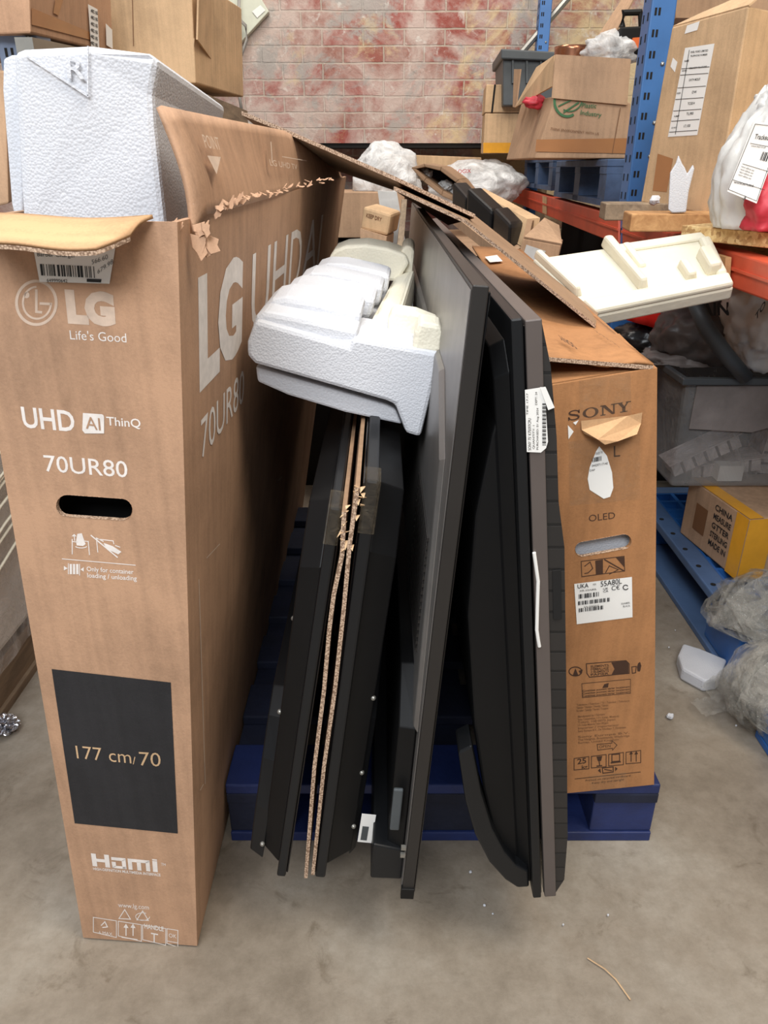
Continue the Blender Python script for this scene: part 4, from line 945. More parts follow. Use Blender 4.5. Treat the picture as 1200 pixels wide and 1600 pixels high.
for p in ([(1074, 40), (1094, 33), (1090, 47), (1070, 53)], [(1052, 90), (1059, 97), (1055, 113), (1048, 104)]):
    m = BM(); TF.poly(m, p, .001); obj('small_label', m, 'white', t)
m = BM(); quad(m, [lB + Vector((.002, 0, .002)), nB + Vector((0, 0, .002)), nB + rv * .2 + Vector((0, -.03, .05)), lB + rv * .3 + Vector((0, 0, .04))]); obj('top_flap', m, 'tan', t, solid=.004)
m = BM(); TF.poly(m, [(1052, 248), (1042, 300), (1020, 298), (1028, 240)], .0009); obj('tape', m, 'tape', t)
# planks and chipboard on the near beam
m = BM(); prism(m, [K(925, 311, 2.25), K(948, 333, 2.12), K(1040, 338, 2.12), K(1045, 326, 2.2)], (0, 0, -.001)); m.free()
def plank(nm, lab, a, b_, th, dep, mat):
    m = BM(); d = Vector((.02, dep, 0)); dn = Vector((0, 0, -th)); hexa(m, [a, b_, b_ + d, a + d], [a + dn, b_ + dn, b_ + d + dn, a + d + dn]); return tag(obj(nm, m, mat, bevel=.003), lab, 'wood plank')
a = K(947, 318, 2.10); plank('wood_plank', 'grey weathered plank end poking out beside the near blue post', a, a + Vector((.5, .0, 0)), .042, .13, 'oldwood')
a = K(987, 334, 1.86); a2_ = Vector((1.25, 1.86, a.z)); plank('wood_plank', 'sawn pine plank under the tall carton with the delivery sheet', a, a2_, .04, .13, 'wood')
m = BM(); c0 = K(1066, 352, 1.72); c1 = K(1250, 398, 1.45)
c1.z = c0.z; hexa(m, [c0, c1, c1 + Vector((.35, .3, 0)), c0 + Vector((.3, .25, 0))], [q + Vector((0, 0, -.028)) for q in (c0, c1, c1 + Vector((.35, .3, 0)), c0 + Vector((.3, .25, 0)))]); tag(obj('chipboard_offcut', m, 'chip', bevel=.002), 'chipboard offcut on the near orange beam under the white mailing bag', 'board'); CHZ = c0.z
# foam shard standing in front of the tall carton
m = BM(); pts = [(1044, 328), (1047, 270), (1056, 255), (1060, 242), (1066, 256), (1070, 262), (1074, 272), (1083, 257), (1085, 264), (1076, 300), (1072, 332), (1050, 333)]
prism(m, [K(x, y, 1.86) for x, y in pts], (.012, .035, 0)); tag(obj('foam_shard', m, 'foam', bevel=.003), 'jagged upright foam shard standing against the tall carton', 'foam piece')
m = BM(); blob(m, K(1023, 313, 2.05), (.014, .012, .012), .3, 3, 2, 2); tag(obj('foam_crumb', m, 'foam'), 'small foam crumb on the plank left of the tall shard', 'foam crumb')
# white mailing bag
t = thing('mailing_bag', 'stuffed white and red mailing bag with a tracked label on the chipboard', 'bag', Vector((K(1190, 360, 1.5).x, 1.62, CHZ + .001)))
c = K(1212, 268, 1.62); m = BM()
r_ = bmesh.ops.create_icosphere(m, subdivisions=5, radius=1)
for v in r_['verts']:
    d = v.co.normalized(); k = noise.fractal(d * 2.6 + Vector((4, 2, 9)), .8, 2.1, 4)
    tp_ = max(0, d.z); w_ = 1 - .62 * tp_ ** 1.5
    sx_, sz_ = .118 * w_, .195
    v.co = c + Vector((d.x * sx_, d.y * .10 * w_, d.z * sz_)) * (1 + .1 * k + .05 * noise.noise(Vector((d.x * 8 + d.z * 5, d.y * 8, d.z * 2.2))))
    if v.co.z < CHZ + .002: v.co.z = CHZ + .002
body = obj('bag_body', m, 'bag', t, smooth=True)
m = BM(); blob(m, K(1208, 172, 1.62), (.035, .04, .05), .35, 3, 5, 4); obj('twisted_neck', m, 'bag', t, smooth=True)
m = BM(); blob(m, K(1212, 330, 1.535), (.06, .05, .07), .25, 2.5, 8, 4, CHZ + .003); rd = obj('red_panel', m, 'redink', t, smooth=True)
ya = 1.515
LF = Face(K(1136, 299, ya), K(1182, 318, ya - .02), K(1226, 196, ya), K(1178, 190, ya))
m = BM(); grid(m, lambda a, b_: LF.at(a, b_), 4, 4); lb = obj('address_label', m, 'white', t, solid=.001, off=1)
m = BM(); LF.text(m, 'Tracked', (1178, 217), (1200, 219), 8, .01, .0022); LF.rect(m, [(1138, 296), (1182, 314), (1222, 199), (1180, 194)], .8, .0022)
LF.line(m, [(1172, 224), (1205, 230)], .8, .0022); LF.line(m, [(1160, 256), (1200, 268)], .8, .0022); LF.line(m, [(1145, 281), (1195, 297)], .8, .0022); LF.text(m, 'www.mail.co.uk', (1173, 229), (1196, 232), 3, 0, .0022)
LF.barcode(m, (1187, 250), (1204, 254), 14, 14, .0022)
for i in range(4): LF.text(m, 'return address unit', (1158 - i * 1.6, 261 + i * 4.2), (1178 - i * 1.6, 268 + i * 4.2), 2.4, .01, .0022)
LF.text(m, 'WWW.RETURNS', (1146, 286), (1177, 292), 2.8, .02, .0022); LF.text(m, '3', (1160, 312), (1164, 313), 7, 0, .0022)
obj('label_print', m, 'ink', lb)
# carton with green print
t = thing('cardboard_box', 'battered open carton with green round print on the worn blue pallet', 'cardboard box', K(890, 238, 3.1))
Y0 = 2.86
f0, f1, f2, f3 = K(836, 238, Y0), K(985, 243, Y0), K(985, 93, Y0), K(866, 86, Y0)
s0, s3 = K(792, 233, 3.45), K(838, 105, 3.45)
f0.z = f1.z = s0.z = 1.178
m = BM(); bk = Vector((.05, .6, 0)); hexa(m, [f0, f1, f1 + bk, s0], [K(868, 150, Y0), K(985, 160, Y0), K(985, 160, Y0) + bk, K(815, 160, 3.45)]); obj('carton_body', m, 'card', t, bevel=.004)
PF = Face(f0, f1, K(985, 160, Y0), K(868, 150, Y0)); 
m = BM(); quad(m, [K(862, 153, Y0 - .01), K(980, 164, Y0 - .01), K(986, 92, Y0 + .01), K(868, 85, Y0 + .01)]); obj('front_flap', m, 'card', t, solid=.005)
m = BM(); quad(m, [K(804, 168, 3.3), K(862, 135, Y0 + .02), K(866, 86, Y0 + .04), K(838, 105, 3.2)]); obj('side_flap', m, 'tan', t, solid=.005)
m = BM(); quad(m, [K(801, 167, 3.35), K(806, 168, 3.3), K(813, 108, 3.3), K(803, 108, 3.35)]); obj('rear_flap', m, 'card', t, solid=.005)
m = BM(); PF.text(m, 'Plastic', (908, 168), (931, 169), 7, .01, .004); PF.text(m, 'Industry', (906, 179), (939, 183), 7, .01, .004)
for i, pg in enumerate(((864, 156, 868, 172), (870, 160, 876, 178))): pass
PF.line(m, arc(886, 158, 20, 24, 60, 190, 12), 4, .004); PF.line(m, arc(890, 152, 20, 22, 20, 120, 10), 2, .004); PF.line(m, [(872, 166), (893, 156)], 2, .004); PF.line(m, [(880, 176), (904, 160)], 2.4, .004)
obj('green_print', m, 'greenink', t)
m = BM(); PF.text(m, 'THINK ENVIRONMENT WITH US', (859, 203), (935, 211), 4, .0, .004); PF.line(m, [(969, 168), (956, 240)], 1, .004); obj('dark_print', m, 'softink', t)
m = BM(); PF.poly(m, [(838, 218), (985, 216), (985, 240), (836, 237)], .003); obj('tape', m, 'tape', t)
m = BM(); blob(m, K(836, 160, 3.05), (.045, .03, .02), .5, 4, 3, 3); tag(obj('red_wrapper', m, 'redink', smooth=True), 'crumpled red wrapper showing at the torn corner of the green-printed carton', 'wrapper')
# two small cartons stacked by the wall
for lab, y0, y1, x0, x1, mt in (('lower small brown carton with amber tape beside the brick wall', 239, 177, 755, 806, 'tan'), ('upper small brown carton stacked beside the brick wall', 176, 132, 757, 803, 'tan')):
    Y = 4.4; m = BM(); a = K(x0, y0, Y); b_ = K(x1 + 45, y0, Y); c_ = K(x1 + 47, y1, Y); d_ = K(x0 + 3, y1, Y); prism(m, [a, b_, c_, d_], (.02, .28, 0)); o = tag(obj('cardboard_box', m, mt, bevel=.004), lab, 'cardboard box', 'small cartons by the brick wall')
    F_ = Face(a, b_, c_, d_); m = BM()
    if y0 > 200: F_.poly(m, [(755, 223), (806, 223), (806, 239), (755, 239)], .002); obj('amber_tape', m, 'orange', o)
    else: F_.poly(m, [(772, 132), (775, 132), (770, 176), (767, 176)], .002); obj('lid_gap', m, 'dark', o)
# grey stacking crate, copper pot, tool case, polythene behind the carton
t = thing('stacking_crate', 'grey plastic stacking crate behind the green-printed carton', 'crate', K(830, 150, 4.2))
m = BM(); prism(m, [K(786, 165, 4.3), K(880, 165, 4.3), K(884, 84, 4.3), K(786, 80, 4.3)], (.03, .5, 0)); obj('crate_body', m, 'greyplastic', t, bevel=.005)
m = BM(); prism(m, [K(783, 92, 4.27), K(886, 96, 4.27), K(886, 82, 4.27), K(783, 76, 4.27)], (.03, .56, 0)); obj('crate_rim', m, 'greyplastic', t, bevel=.006)
for x in (800, 822, 844): m = BM(); prism(m, [K(x, 130, 4.285), K(x + 3, 130, 4.285), K(x + 3, 92, 4.285), K(x, 92, 4.285)], (0, .03, 0)); obj('crate_rib', m, 'greyplastic', t)
m = BM(); c = K(894, 84, 3.25)
prof = [(.07, -.1), (.066, 0), (.068, .012), (.06, .012), (.058, -.02)]
grid(m, lambda u, v: c + Vector((prof[min(4, int(round(v * 4)))][0] * math.cos(u * 2 * math.pi), prof[min(4, int(round(v * 4)))][0] * math.sin(u * 2 * math.pi), prof[min(4, int(round(v * 4)))][1] + .01)), 28, 4); tag(obj('copper_pot', m, 'copper', smooth=True), 'copper pot rim peeping over the green-printed carton', 'pot')
t = thing('tool_case', 'black tool case with an orange latch behind the near blue post', 'tool case', K(985, 90, 3.05))
m = BM(); prism(m, [K(966, 85, 3.05), K(1010, 85, 3.05), K(1012, 40, 3.05), K(969, 42, 3.05)], (.02, .2, 0)); obj('case_body', m, 'black', t, bevel=.006)
m = BM(); tube(m, [K(972, 42, 3.1), K(974, 20, 3.1), K(1000, 19, 3.1), K(1003, 42, 3.1)], .012); obj('handle', m, 'satin', t)
m = BM(); prism(m, [K(988, 75, 3.04), K(1002, 75, 3.04), K(1002, 58, 3.04), K(989, 59, 3.04)], (0, .02, 0)); obj('latch', m, 'toolorange', t)
m = BM(); blob(m, K(955, 80, 3.1), (.1, .08, .055), .25, 2.5, 4, 4); tag(obj('polythene_bag', m, 'whitebag', smooth=True), 'clear polythene bag bulging from the top of the green-printed carton', 'bag')
m = BM(); quad(m, [K(918, 80, 3.4), K(944, 82, 3.3), K(990, -2, 3.3), K(972, -2, 3.4)]); tag(obj('cardboard_scrap', m, 'card', solid=.006), 'bent cardboard scrap leaning behind the tool case at the top right', 'cardboard')
m = BM(); prism(m, [K(1056, 28, 2.9), K(1200, 28, 2.9), K(1200, -12, 2.9), K(1056, -12, 2.9)], (.05, .4, 0)); tag(obj('cardboard_box', m, 'card'), 'brown carton on the rack behind the top of the tall carton', 'cardboard box')

# ================================================================ below the rack
X0_ = .85
t = thing('plastic_pallet', 'open-grid blue plastic pallet under the rack with a taped carton on it', 'pallet', (1.35, 2.0, 0))
y0, y1, x0, x1 = 1.47, 2.35, .85, 1.75
m = BM()
for k in range(13): x = x0 + .06 + k * (x1 - x0 - .12) / 12; box(m, (x - .006, y0 + .03, .118), (x + .006, y1 - .03, .148))
for k in range(13): y = y0 + .05 + k * (y1 - y0 - .1) / 12; box(m, (x0 + .03, y - .006, .117), (x1 - .03, y + .006, .147))
obj('deck_grid', m, 'plastic', t)
for a, c in (((x0, y0), (x0 + .06, y1)), ((x1 - .06, y0), (x1, y1)), ((x0 + .06, y0), (x1 - .06, y0 + .05)), ((x0 + .06, y1 - .05), (x1 - .06, y1))):
    m = BM(); box(m, (a[0], a[1], .125), (c[0], c[1], .15)); obj('deck_rim', m, 'slate', t, bevel=.004)
for x in (x0 + .003, (x0 + x1) / 2 - .07, x1 - .143):
    m = BM(); box(m, (x - .01, y0, 0), (x + .14, y1, .018)); obj('runner', m, 'slate', t, bevel=.003)
    for y in (y0 + .002, y1 - .18):
        m = BM(); box(m, (x, y, .018), (x + .14, y + .18, .125)); obj('foot', m, 'plastic', t, bevel=.006)
m = BM()
for k in range(8): 
    y = y0 + .12 + k * .1; bmesh.ops.create_cone(m, cap_ends=True, segments=12, radius1=.007, radius2=.007, depth=.002, matrix=Matrix.Translation((x0 + .02, y, .1505)))
obj('drain_holes', m, 'dark', t)
# brown taped carton
t = thing('cardboard_box', 'brown carton with black lettering and amber tape on the plastic pallet', 'cardboard box', (1.12, 1.95, .151))
n0, l0 = P(1150, 906, z=.152), P(1062, 832, z=.152); n1, l1 = P(1163, 815, Y=n0.y), P(1088, 779, Y=l0.y); n1.z = l1.z = .33; n1.x = n0.x; l1.x = l0.x; n1.y, l1.y = n0.y, l0.y
ex = Vector((.33, .05, 0)); m = BM(); hexa(m, [l0, n0, n0 + ex, l0 + ex], [l1, n1, n1 + ex, l1 + ex]); obj('carton_body', m, 'card', t, bevel=.004)
TF = Face(l0, n0, n1, l1)
m = BM()
def fu(u, v, o=.0015): return TF.at(u, v, o)
quad(m, [fu(.82, 0), fu(1, 0), fu(1, 1), fu(.82, 1)]); quad(m, [n0 + ex * .0 + Vector((0, -.002, 0)), n0 + ex * .22 + Vector((0, -.002, 0)), n1 + ex * .22 + Vector((0, -.002, 0)), n1 + Vector((0, -.002, 0))]); quad(m, [q + Vector((0, 0, .002)) for q in (l1, n1, n1 + ex * .12, l1 + ex * .12)]); obj('amber_tape', m, 'orange', t)
m = BM()
for i, s_ in enumerate(('CHINA', 'MEASURE', 'GTTER', 'STERLING', 'MADE IN')):
    vs, fs = glyphs(s_, .02); xa = min(v[0] for v in vs); xb = max(v[0] for v in vs)
    q = [m.verts.new(fu(.5 + .28 * (x - xa) / (xb - xa), .80 - i * .15 + .09 * y / CAP, .002)) for x, y in vs]
    for f_ in fs: m.faces.new([q[j] for j in f_])
obj('black_lettering', m, 'ink', t)
m = BM(); quad(m, [fu(.2, .25), fu(.4, .25), fu(.4, .7), fu(.2, .7)]); obj('red_panel', m, 'softink', t)
# translucent crate with clear trays
t = thing('storage_crate', 'translucent grey storage crate on the taped carton under the rack', 'crate', (1.1, 2.1, .334))
cy = 1.9; ca, cb = P(1040, 775, Y=cy), P(1036, 596, Y=cy); zb, zt = .334, cb.z; xl = ca.x; xr = 1.45; dp = .42; wl = .004
m = BM()
o0 = [(xl + .015, cy + .015), (xr - .015, cy + .015), (xr - .015, cy + dp - .015), (xl + .015, cy + dp - .015)]; o1 = [(xl, cy), (xr, cy), (xr, cy + dp), (xl, cy + dp)]
A_ = [m.verts.new((x, y, zb)) for x, y in o0]; B_ = [m.verts.new((x, y, zt)) for x, y in o1]; m.faces.new(A_[::-1])
for i in range(4): m.faces.new((A_[i], A_[(i + 1) % 4], B_[(i + 1) % 4], B_[i]))
obj('crate_shell', m, 'crate', t, bevel=.012)
for nm, lo, hi in (('front', (xl - .015, cy - .018, zt - .006), (xr + .015, cy + .002, zt + .012)), ('back', (xl - .015, cy + dp, zt - .006), (xr + .015, cy + dp + .02, zt + .012)), ('left', (xl - .015, cy + .0025, zt - .006), (xl + .002, cy + dp - .0005, zt + .012))):
    m = BM(); box(m, lo, hi); obj('crate_rim', m, 'greyplastic', t, bevel=.003)
m = BM(); hexa(m, [Vector((xl + .03, cy - .004, zt - .01)), Vector((xl + .03, cy - .004, zt - .13)), Vector((xl + .20, cy - .004, zt - .14)), Vector((xl + .30, cy - .004, zt - .11)), Vector((xl + .34, cy - .004, zt - .01))], [Vector((xl + .03, cy, zt - .01)), Vector((xl + .03, cy, zt - .13)), Vector((xl + .20, cy, zt - .14)), Vector((xl + .30, cy, zt - .11)), Vector((xl + .34, cy, zt - .01))]); obj('front_panel', m, 'greycloth', t, bevel=.003)
for k, (x, z, a) in enumerate(((xl + .12, zb + .08, 28), (xl + .20, zb + .03, 8), (xl + .33, zb + .10, 84), (xl + .42, zb + .09, 82))):
    m = BM(); R_ = Matrix.Translation((x, cy + .1 + .03 * k, z)) @ Matrix.Rotation(-R(a), 4, 'Y')
    for i in range(6): box(m, (-.1 + i * .034, -.04, -.022), (-.1 + i * .034 + .026, .04, .016), R_)
    box(m, (-.105, -.046, .016), (.105, .046, .019), R_)
    lab = ('clear ribbed plastic tray lying aslant in the translucent crate', 'clear flat tray at the bottom of the translucent crate', 'clear tray standing upright in the translucent crate', 'right-hand upright clear tray in the translucent crate')[k]
    tag(obj('plastic_tray', m, 'tray'), lab, 'tray', 'clear trays in the crate')
m = BM(); box(m, (xl + .16, cy + .05, zb + .004), (xl + .23, cy + .09, zb + .05)); tag(obj('white_carton', m, 'white'), 'small white box at the bottom of the translucent crate', 'small box')
# sacks on the crate
m = BM(); blob(m, P(1072, 572, Y=2.1), (.15, .1, .055), .22, 2.2, 6, 5, zt + .013); tag(obj('crumpled_sheet', m, 'greycloth', smooth=True), 'crumpled light grey plastic sheet on the left of the translucent crate', 'plastic sheet')
t = thing('sack', 'dark grey sack printed AIN lying on the translucent crate', 'sack', (1.05, 2.15, zt + .013))
m = BM(); blob(m, P(1115, 520, Y=2.12), (.17, .13, .12), .16, 2, 9, 5, zt + .013); obj('sack_body', m, 'greybag', t, smooth=True)
SF2 = Face(P(1085, 520, Y=1.93), P(1145, 520, Y=1.93), P(1145, 460, Y=1.97), P(1085, 460, Y=1.97)); m = BM(); SF2.text(m, 'AIN', (1095, 493), (1139, 492), 19, .03, .0); obj('sack_lettering', m, 'ink', t)
t = thing('sack', 'pale grey sack printed TO hanging below the near orange beam', 'sack', P(1190, 530, Y=1.95))
m = BM(); blob(m, P(1200, 490, Y=1.95), (.10, .12, .14), .18, 2, 12, 5, zt + .013); obj('sack_body', m, 'bag', t, smooth=True)
SF2 = Face(P(1170, 520, Y=1.81), P(1205, 520, Y=1.81), P(1205, 470, Y=1.81), P(1170, 470, Y=1.81)); m = BM(); SF2.text(m, 'TO', (1180, 502), (1196, 478), 10, .02, .0); obj('sack_lettering', m, 'ink', t)
m = BM(); tube(m, [P(1085, 470, Y=1.88), P(1105, 515, Y=1.85), P(1135, 555, Y=1.85), P(1165, 590, Y=1.87)], .02); tag(obj('grey_strap', m, 'greyplastic', smooth=True), 'dark grey strap hanging diagonally across the AIN sack', 'strap')
m = BM(); p = [P(x, y, Y=2.2) for x, y in ((978, 500), (982, 440), (1075, 440), (1050, 522))]; prism(m, p, (.04, .12, 0)); bmesh.ops.subdivide_edges(m, edges=m.edges, cuts=4, use_grid_fill=True)
for v in m.verts: v.co += Vector((noise.noise(v.co * 14), noise.noise(v.co * 14 + Vector((5, 0, 0))), 0)) * .02
tag(obj('red_sack', m, 'redbag', smooth=True), 'bright red sack under the cream foam tray', 'sack')
m = BM(); blob(m, P(1010, 532, Y=2.3), (.10, .12, .06), .2, 2, 3, 4); tag(obj('black_sack', m, 'blackbag', smooth=True), 'black bag just below the bright red sack', 'bag')
m = BM(); box(m, (P(936, 485, Y=2.6).x, 2.6, 0), (P(992, 485, Y=2.6).x, 2.78, P(960, 480, Y=2.6).z)); tag(obj('blue_crate', m, 'plastic', bevel=.006), 'blue plastic crate glimpsed behind the orange-brown television carton under the rack', 'crate')
m = BM(); rbox(m, (.95, 2.8, 0), (1.95, 4.95, .86)); tag(obj('shade_block', m, 'dark'), 'added black block filling the shaded void deep below the far orange beam', 'shade block')  # black block put in for the shade under the far beam
m = BM(); rbox(m, (1.85, .9, 0), (1.95, 2.7, .9)); tag(obj('shade_block', m, 'dark'), 'added black block for the shade at the right behind the translucent crate', 'shade block')  # black block put in so the space under the rack stays dark
# long cream foam tray
t = thing('foam_tray', 'long cream moulded foam tray bridging the orange-brown television carton and the orange beam', 'foam packing', P(1030, 470, Y=1.6))
TT = Face(P(928, 494, Y=1.5), P(1147, 449, Y=1.5), P(1106, 364, Y=1.68), P(832, 404, Y=1.68))
def tp3(u, v, o): return TT.at(u, v, o)
m = BM(); hexa(m, [tp3(0, .0, 0), tp3(1, .0, 0), tp3(1, 1, 0), tp3(0, 1, 0)], [tp3(0, 0, -.03), tp3(1, 0, -.03), tp3(1, 1, -.03), tp3(0, 1, -.03)]); obj('tray_base', m, 'ivory', t, bevel=.005)
def traybar(nm, u0, u1, v0, v1, h, in_=.15):
    m = BM(); du, dv_ = (u1 - u0) * in_, (v1 - v0) * .04; hexa(m, [tp3(u0, v0, -.002), tp3(u1, v0, -.002), tp3(u1, v1, -.002), tp3(u0, v1, -.002)], [tp3(u0 + du, v0 + dv_, h), tp3(u1 - du, v0 + dv_, h), tp3(u1 - du, v1 - dv_, h), tp3(u0 + du, v1 - dv_, h)]); obj(nm, m, 'ivory', t, bevel=.006)
traybar('tray_lip', 0, 1, 0, .2, .014, .01); traybar('cross_bar', .40, .47, .2, 1.06, .03); traybar('end_bar', .01, .06, .3, 1.03, .022)
traybar('rail', .47, .98, .86, 1.0, .008, .02); traybar('broken_rib', .50, .56, .55, 1.0, .012); traybar('lug', .72, .80, .22, .5, .022); traybar('lug', .86, .97, .25, .62, .028); traybar('end_block', .92, 1.0, .2, .9, .012)
# stretch film
m = BM(); c = P(1185, 965, Y=1.52); ribbons(m, c, (.125, .12, .12), 34, 3, .32, .151); tag(obj('stretch_film', m, 'film', smooth=True), 'upper bundle of crumpled stretch film on the plastic pallet', 'stretch film')
m = BM(); c = P(1215, 1075, Y=1.32); ribbons(m, c, (.115, .12, .10), 40, 8, .34, .003, (.3, -1, .25), .2); tag(obj('stretch_film', m, 'film', smooth=True), 'lower coil of crumpled stretch film on the floor at the right edge', 'stretch film')
for lab, pts, w_ in (('flat strip of twisted stretch film on the floor beside the foam shard', ((1090, 1108), (1130, 1098), (1175, 1078)), .055), ('short film strip draped over the foam shard on the floor', ((1108, 1085), (1140, 1060), (1172, 1040)), .06)):
    m = BM(); q = [P(x, y, z=.025 if w_ < .06 else .05) for x, y in pts]
    def fn(u, v):
        k = u * 2; i = min(1, int(k)); p = q[i].lerp(q[i + 1], k - i); return p + Vector((-.3, 1, 0)) * (v - .5) * w_ + Vector((0, 0, .012 * noise.noise(Vector((u * 9, v * 9, w_ * 50)))))
    grid(m, fn, 20, 8); tag(obj('film_strip', m, 'film', smooth=True), lab, 'stretch film')
m = BM(); s_ = [P(x, y, z=.002) for x, y in ((1056, 1040), (1064, 1022), (1090, 1030), (1132, 1048), (1120, 1078), (1098, 1082), (1062, 1062))]; prism(m, s_, (0, .0, .035)); tag(obj('foam_shard', m, 'foam', bevel=.006), 'broken white foam chunk on the floor beside the film', 'foam piece')
# second plastic pallet corner
m = BM(); a = P(1178, 1150, z=0.0); box(m, (a.x, a.y - .5, 0), (a.x + .6, a.y, .02)); box(m, (a.x, a.y - .5, .125), (a.x + .6, a.y, .15)); box(m, (a.x, a.y - .14, .02), (a.x + .14, a.y, .125)); tag(obj('plastic_pallet', m, 'plastic', bevel=.004), 'corner of another blue plastic pallet at the right edge below the film coil', 'pallet')

# ================================================================ left rack and things at the left
LK = Matrix.Rotation(-R(1.8), 4, 'Z')
a = P(27, 60, Y=2.0); li = LK.inverted() @ a
upright('blue-grey slotted rack post at the upper left behind the foam block', li.x - .05, li.x + .045, li.y, li.y + .08, 0, 3.0, 'rackgrey', True, LK)
t = thing('cardboard_box', 'brown carton with crossed tape and a label on the left rack', 'cardboard box', P(100, 60, Y=2.2))
p0, p1, p2, p3 = P(48, 52, Y=1.95), P(140, 74, Y=2.35), P(136, -30, Y=2.35), P(44, -60, Y=1.95)
m = BM(); prism(m, [p0, p1, p2, p3], (-.5, .1, 0)); m.free(); m = BM()
p4 = P(176, 82, Y=2.5); p5 = P(172, -20, Y=2.5)
hexa(m, [p0, p1, p4 + Vector((-.5, .3, 0)), p0 + Vector((-.5, .1, 0))], [p3, p2, p5 + Vector((-.5, .3, 0)), p3 + Vector((-.5, .1, 0))]); obj('carton_body', m, 'lg', t, bevel=.004)
m = BM(); quad(m, [p1, p4, p5, p2]); obj('end_flap', m, 'lg', t, solid=.004)
LF = Face(p0, p1, p2, p3); m = BM(); LF.poly(m, [(48, 38), (140, 62), (140, 50), (48, 12)], .002); LF.poly(m, [(85, 0), (98, -2), (90, 24), (82, 20)], .002); obj('tape', m, 'tape', t)
EFc = Face(p1, p4, p5, p2); m = BM(); EFc.poly(m, [(139, 72), (152, 76), (149, 14), (134, 6)], .006); lb = obj('paper_label', m, 'white', t); m = BM(); EFc.poly(m, [(163, 70), (173, 76), (172, 46), (162, 36)], .006); obj('paper_label', m, 'white', t)
m = BM()
for i in range(6): EFc.text(m, '482 05', (138, 18 + i * 10), (149, 23 + i * 10), 5, .02, .007)
obj('label_print', m, 'ink', lb)
t = thing('rack_beam', 'dark shelf edge below the taped carton on the left rack', 'rack beam', P(60, 75, Y=1.9))
m = BM(); a0_, a1_ = P(50, 58, Y=1.95), P(150, 80, Y=2.4); prism(m, [a0_, a1_, a1_ + Vector((0, 0, -.05)), a0_ + Vector((0, 0, -.05))], (-.04, 0, 0)); obj('beam', m, 'steel', t)
m = BM(); prism(m, [P(-40, 330, Y=1.75), P(14, 318, Y=1.75), P(8, 110, Y=1.75), P(-40, 110, Y=1.75)], (-.3, .8, 0)); tag(obj('cardboard_box', m, 'card', bevel=.004), 'brown cartons edge just left of the white foam block', 'cardboard box')
# large open carton behind the foam block
t = thing('cardboard_box', 'large open brown carton behind the foam block at the upper left', 'cardboard box', P(230, 140, Y=2.7))
c0, c1, c2, c3 = P(165, 240, Y=2.6), P(306, 130, Y=2.6), P(298, -40, Y=2.6), P(160, -40, Y=2.6)
c0 = P(168, 128, Y=2.6); m = BM(); bkv = Vector((.06, .5, 0)); hexa(m, [c0, c1, c1 + bkv, c0 + bkv], [c3, c2, c2 + bkv, c3 + bkv]); obj('carton_body', m, 'tan', t, bevel=.004)
m = BM(); quad(m, [P(309, 62, Y=2.58), P(330, 92, Y=2.75), P(331, -10, Y=2.75), P(311, -20, Y=2.58)]); obj('side_flap', m, 'tan', t, solid=.005)
m = BM(); quad(m, [P(300, 112, Y=2.6), P(330, 138, Y=2.8), P(327, 92, Y=2.8), P(304, 60, Y=2.6)]); obj('lower_flap', m, 'tan', t, solid=.005)
m = BM(); CF = Face(c0, c1, c2, c3); CF.line(m, [(209, 72), (207, -10)], 1.2, .002); obj('crease_line', m, 'softink', t)
m = BM(); g0 = P(160, 150, Y=2.55); box(m, (g0.x - .25, 2.5, g0.z - .12), (P(330, 150, Y=2.55).x, 3.2, g0.z)); tag(obj('shelf_board', m, 'oldwood'), 'shelf board under the large open carton behind the foam block', 'shelf')
b = m = BM()
# fuse board with cables on the brick wall
t = thing('fuse_board', 'pale square board hung cornerwise on the brick wall with loose cables', 'electrical board', P(375, 40, Y=WY - .05))
q = [P(332, 18, Y=WY - .06), P(368, 75, Y=WY - .06), P(420, 18, Y=WY - .06), P(385, -40, Y=WY - .06)]
prism(m, q, (0, .055, 0)); obj('board', m, 'board', t, bevel=.004)
BF = Face(*q); m = BM(); quad(m, [p + Vector((0, -.061, 0)) + Vector((0, .058, 0)) for p in (P(394, 18, Y=WY - .062), P(402, 28, Y=WY - .062), P(415, 16, Y=WY - .062), P(407, 8, Y=WY - .062))]); obj('paper_label', m, 'white', t)
for i, pts in enumerate((((340, -10), (362, 18), (384, 40), (386, 62), (374, 95), (350, 118), (342, 140)), ((332, 34), (345, 70), (360, 110), (374, 150), (378, 175)), ((374, -10), (372, 40), (377, 75), (370, 110)), ((336, 50), (338, 90), (346, 120), (355, 128)))):
    m = BM(); tube(m, [P(x, y, Y=WY - .03 - .012 * i) if 0 else P(x, y, Y=WY - .1 - .012 * i) for x, y in pts], .009); obj('cable', m, 'cable', t, smooth=True)
m = BM(); box(m, (P(331, 120, Y=5.14).x, 5.14, P(331, 128, Y=5.14).z), (P(338, 120, Y=5.14).x, 5.199, P(331, 95, Y=5.14).z)); tag(obj('wall_bracket', m, 'rackgrey', bevel=.004), 'small grey metal bracket on the brick wall right of the large open carton', 'bracket')
